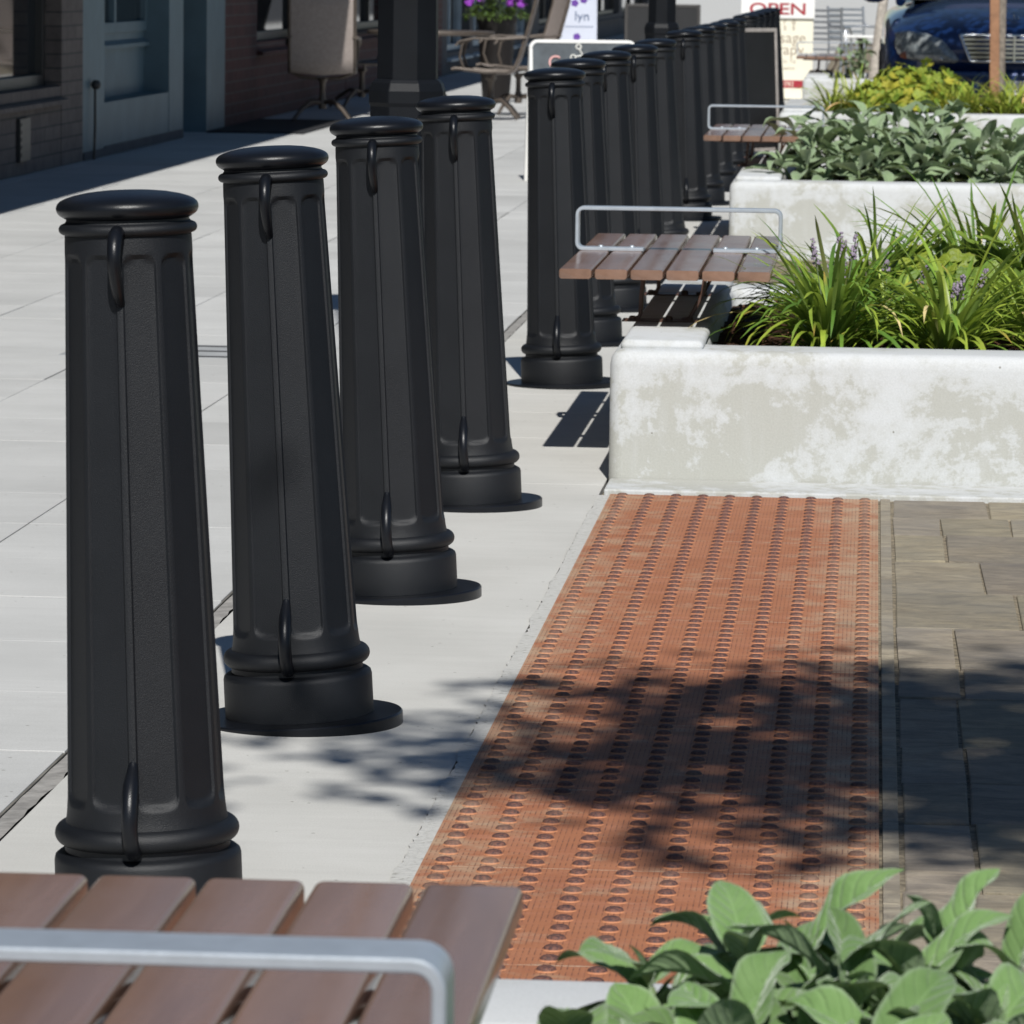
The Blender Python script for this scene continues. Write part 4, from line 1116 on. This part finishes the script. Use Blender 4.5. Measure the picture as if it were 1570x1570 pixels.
# ------------------------------------------------------------------ the parked car
def car():
    root = thing('parked_car', 'dark blue parked saloon car facing the planters with an upright chrome grille', 'car', (.975,33.4,-.016))
    paint = NT('dark_blue_paint'); paint.set(Base_Color=(.006,.026,.105), Roughness=.35, Metallic=.25, Coat_Weight=1.0, Coat_Roughness=.03)
    black = plain('black_trim', (.01,.01,.011), .5); chrome = plain('chrome', (.75,.77,.80), .12, 1.0, .03, 5)
    rubber = plain('tyre_rubber', (.018,.018,.019), .8); lens = NT('headlamp_lens')
    n = lens.noise(9, 4, .6, lens.co()); vo = lens.noise(34, 3, .6, lens.co())
    lens.set(Base_Color=lens.mix(lens.ramp(vo, [(.4,0),(.65,1)]), lens.ramp(n, [(.35,(.05,.065,.075)),(.65,(.22,.25,.26))]), (.30,.32,.32)), Roughness=.12, Coat_Weight=1.0, Specular_IOR_Level=.6); lens.bump(vo, .2, .01)
    amber = plain('amber_reflector', (.30,.10,.05), .25)
    def yf(x): return .02 + .42*(abs(x)/.93)**3.2
    # lower body: rings across the car, station by station
    st = [ # y, half width, z bottom, z shoulder, z top centre
        (0,.60,.22,.55,.66),(.015,.80,.19,.60,.73),(.05,.88,.17,.66,.80),(.16,.905,.16,.74,.865),(.45,.92,.16,.82,.945),(.9,.925,.16,.86,1.01),(1.35,.93,.16,.90,1.06),
        (2.2,.935,.16,.92,1.0),(3.3,.93,.16,.94,1.0),(3.9,.92,.18,.93,1.02),(4.5,.89,.22,.90,1.0),(4.75,.82,.28,.82,.90),(4.8,.70,.34,.70,.78)]
    mb = MB(); loops = []
    for y, w, zb, zs, zt in st:
        half = [(0,zb),(w*.6,zb),(w*.90,zb+.03),(w*.985,zb+.14),(w,zb+.30*(zs-zb)+.06),(w*.995,zs-.10),(w*.97,zs-.02),(w*.90,zs+.03),(w*.74,zs+.55*(zt-zs)+.01),(w*.52,zt-.006),(w*.25,zt),(0,zt+.004)]
        full = half + [(-x,z) for x, z in half[-2:0:-1]]
        fade = max(0, 1-y/1.2)
        loops.append([(x, y + yf(x)*fade, z) for x, z in full])
    mb.loft(loops, True, True, True)
    bd = mb.build('body', paint.mat, root, 50); ss = bd.modifiers.new('s','SUBSURF'); ss.levels = 2; ss.render_levels = 2
    # cabin
    gl = MB(); gst = [(1.30,.80,1.02,1.05),(2.0,.66,.98,1.42),(2.4,.64,.98,1.47),(3.1,.64,.98,1.45),(3.9,.72,.98,1.06)]
    lp = [[(-w-.04,y,zb),(-w,y,zb+(zt-zb)*.9),(-w*.75,y,zt),(w*.75,y,zt),(w,y,zb+(zt-zb)*.9),(w+.04,y,zb)] for y, w, zb, zt in gst]
    gl.loft(lp, True, True, True); gl.build('window', M['glass'], root, 30)
    rf_ = MB(); rf_.loft([[(-w*.8,y,zt+.004),(0,y,zt+.02),(w*.8,y,zt+.004),(w*.8,y,zt-.02),(0,y,zt-.01),(-w*.8,y,zt-.02)] for y, w, zb, zt in gst[1:4]], True, True, True); rf_.build('roof', paint.mat, root, 40)
    for s in (-1,1):
        for a, b in (((.80*s,1.25,1.0),(.665*s,2.02,1.43)),((.69*s,2.75,1.0),(.65*s,2.7,1.44)),((.73*s,3.9,1.03),(.645*s,3.1,1.45))):
            q = MB(); q.tube([a,b], .035, 8); q.build('pillar', paint.mat, root, 60)
        mi = MB(); mi.sphere((.99*s,1.62,1.06),.10,0,14,8,1.0,.5,.7); mi.build('mirror', paint.mat, root, 60)
        # wheels
        for y in (.92, 3.72):
            wl = MB(); Mx = Matrix.Translation((s*.84,y,.315)) @ Matrix.Rotation(pi/2,4,'Y')
            wl.lathe([(.20,-.105),(.29,-.105),(.312,-.08),(.316,0),(.312,.08),(.29,.105),(.20,.105)], 32, M=Mx, cap0=False, cap1=False); wo = wl.build('wheel', rubber, root, 40)
            ri = MB(); ri.lathe([(.20,-.10),(.19,-.06),(.05,-.075),(.02,-.09)], 24, M=Mx, cap0=False); ri.lathe([(.20,.10),(.19,.06),(.05,.075),(.02,.09)], 24, M=Mx, cap0=False); ri.build('rim', chrome, wo, 40)
            ar = MB(); ar.tube([(s*.905,y+.35*cos(a),.32+.36*sin(a)) for a in [pi*k/14 for k in range(15)]], .035, 8); ar.build('wheel_arch', black, root, 60)
        # headlight: swept almond lens
        ol = [(-.835,.786),(-.77,.808),(-.69,.803),(-.61,.789),(-.515,.757),(-.447,.697),(-.388,.622),(-.385,.598),(-.405,.588),(-.50,.585),(-.605,.591),(-.70,.598),(-.76,.612),(-.815,.645),(-.835,.70)]
        cx_ = -.63; cz_ = .70
        hl = MB(); lo = []
        for f, dy in ((1.0,.05),(1.0,-.006),(.96,-.020),(.8,-.030),(.5,-.037),(.2,-.040)):
            lo.append([((cx_+(x-cx_)*f)*-s, yf(cx_+(x-cx_)*f)+.030+dy + .16*max(0,(cz_+(z-cz_)*f)-.60), cz_+(z-cz_)*f) for x, z in ol])
        hl.loft(lo, True, False, True); ho = hl.build('headlight', lens.mat, root, 60)
        am = MB(); am.sphere((-.745*-s, yf(.745)-.004+.030, .635), .05, 0, 12, 8, 1.1, .25, .55); am.build('indicator', amber, ho, 60)
        bu = MB(); 
        bu.sphere((-.49*-s, yf(.49)-.018+.03, .615), .022, 0, 12, 8, 1.4, .3, .6); bu.sphere((-.425*-s, yf(.425)-.014+.03, .600), .014, 0, 12, 8, 1, .3, 1); bu.build('bulb_reflector', chrome, ho, 60)
    # grille
    g = MB(); zt, zb = .785, .602
    pts = [(-.375,zt),(.375,zt),(.30,zb),(-.30,zb)]
    g.add([(x, yf(x)-.005+.16*max(0,z-.6), z) for x, z in pts]+[(x, yf(x)+.08, z) for x, z in pts], [(0,1,2,3),(4,7,6,5),(0,4,5,1),(1,5,6,2),(2,6,7,3),(3,7,4,0)])
    go = g.build('grille', black, root)
    fr = MB(); P4 = [(x, yf(x)-.012+.16*max(0,z-.6), z) for x, z in pts]
    for a, b in zip(P4, P4[1:]+P4[:1]):
        fr.tube([a, tuple((a[i]+b[i])/2 for i in range(3)), b], .012, 8)
    fr.build('grille_frame', chrome, go, 60)
    sl = MB()
    for k in range(1, 6):
        z = zb + (zt-zb)*k/6; w = .30+.075*k/6
        sl.box(-w+.006,w-.006,-.004+.16*(z-.6),.012+.16*(z-.6),z-.0075,z+.0075)
    sl.build('grille_slat', chrome, go)
    cb = MB(); cb.box(-.009,.009,-.012,.02,zb,zt); cb.build('grille_bar', chrome, go, None, .002)
    orn = MB(); oz = .905; oy = .30
    orn.tube([(.035*cos(a), oy, oz+.035*sin(a)) for a in [2*pi*k/20 for k in range(21)]], .004, 6)
    for k in range(3):
        a = pi/2+2*pi*k/3; orn.tube([(0,oy,oz),(.033*cos(a),oy,oz+.033*sin(a))], .0035, 6)
    orn.lathe([(.012,.84),(.006,.872)], 10, (0,oy,0)); orn.build('hood_ornament', chrome, root, 60)
    bp = MB(); bp.loft([[(x, yf(x)-.035, z) for x in [-.80+.1*k for k in range(17)]] for z in (.30,.33,.50,.53)] , False); 
    bpo = bp.build('bumper', paint.mat, root, 60); sm = bpo.modifiers.new('t','SOLIDIFY'); sm.thickness = .05; sm.offset = -1
    pl_ = MB(); pl_.box(-.16,.16,-.045,-.038,.36,.47); pl_.build('number_plate', M['white_paint'], root)
    return root
car()
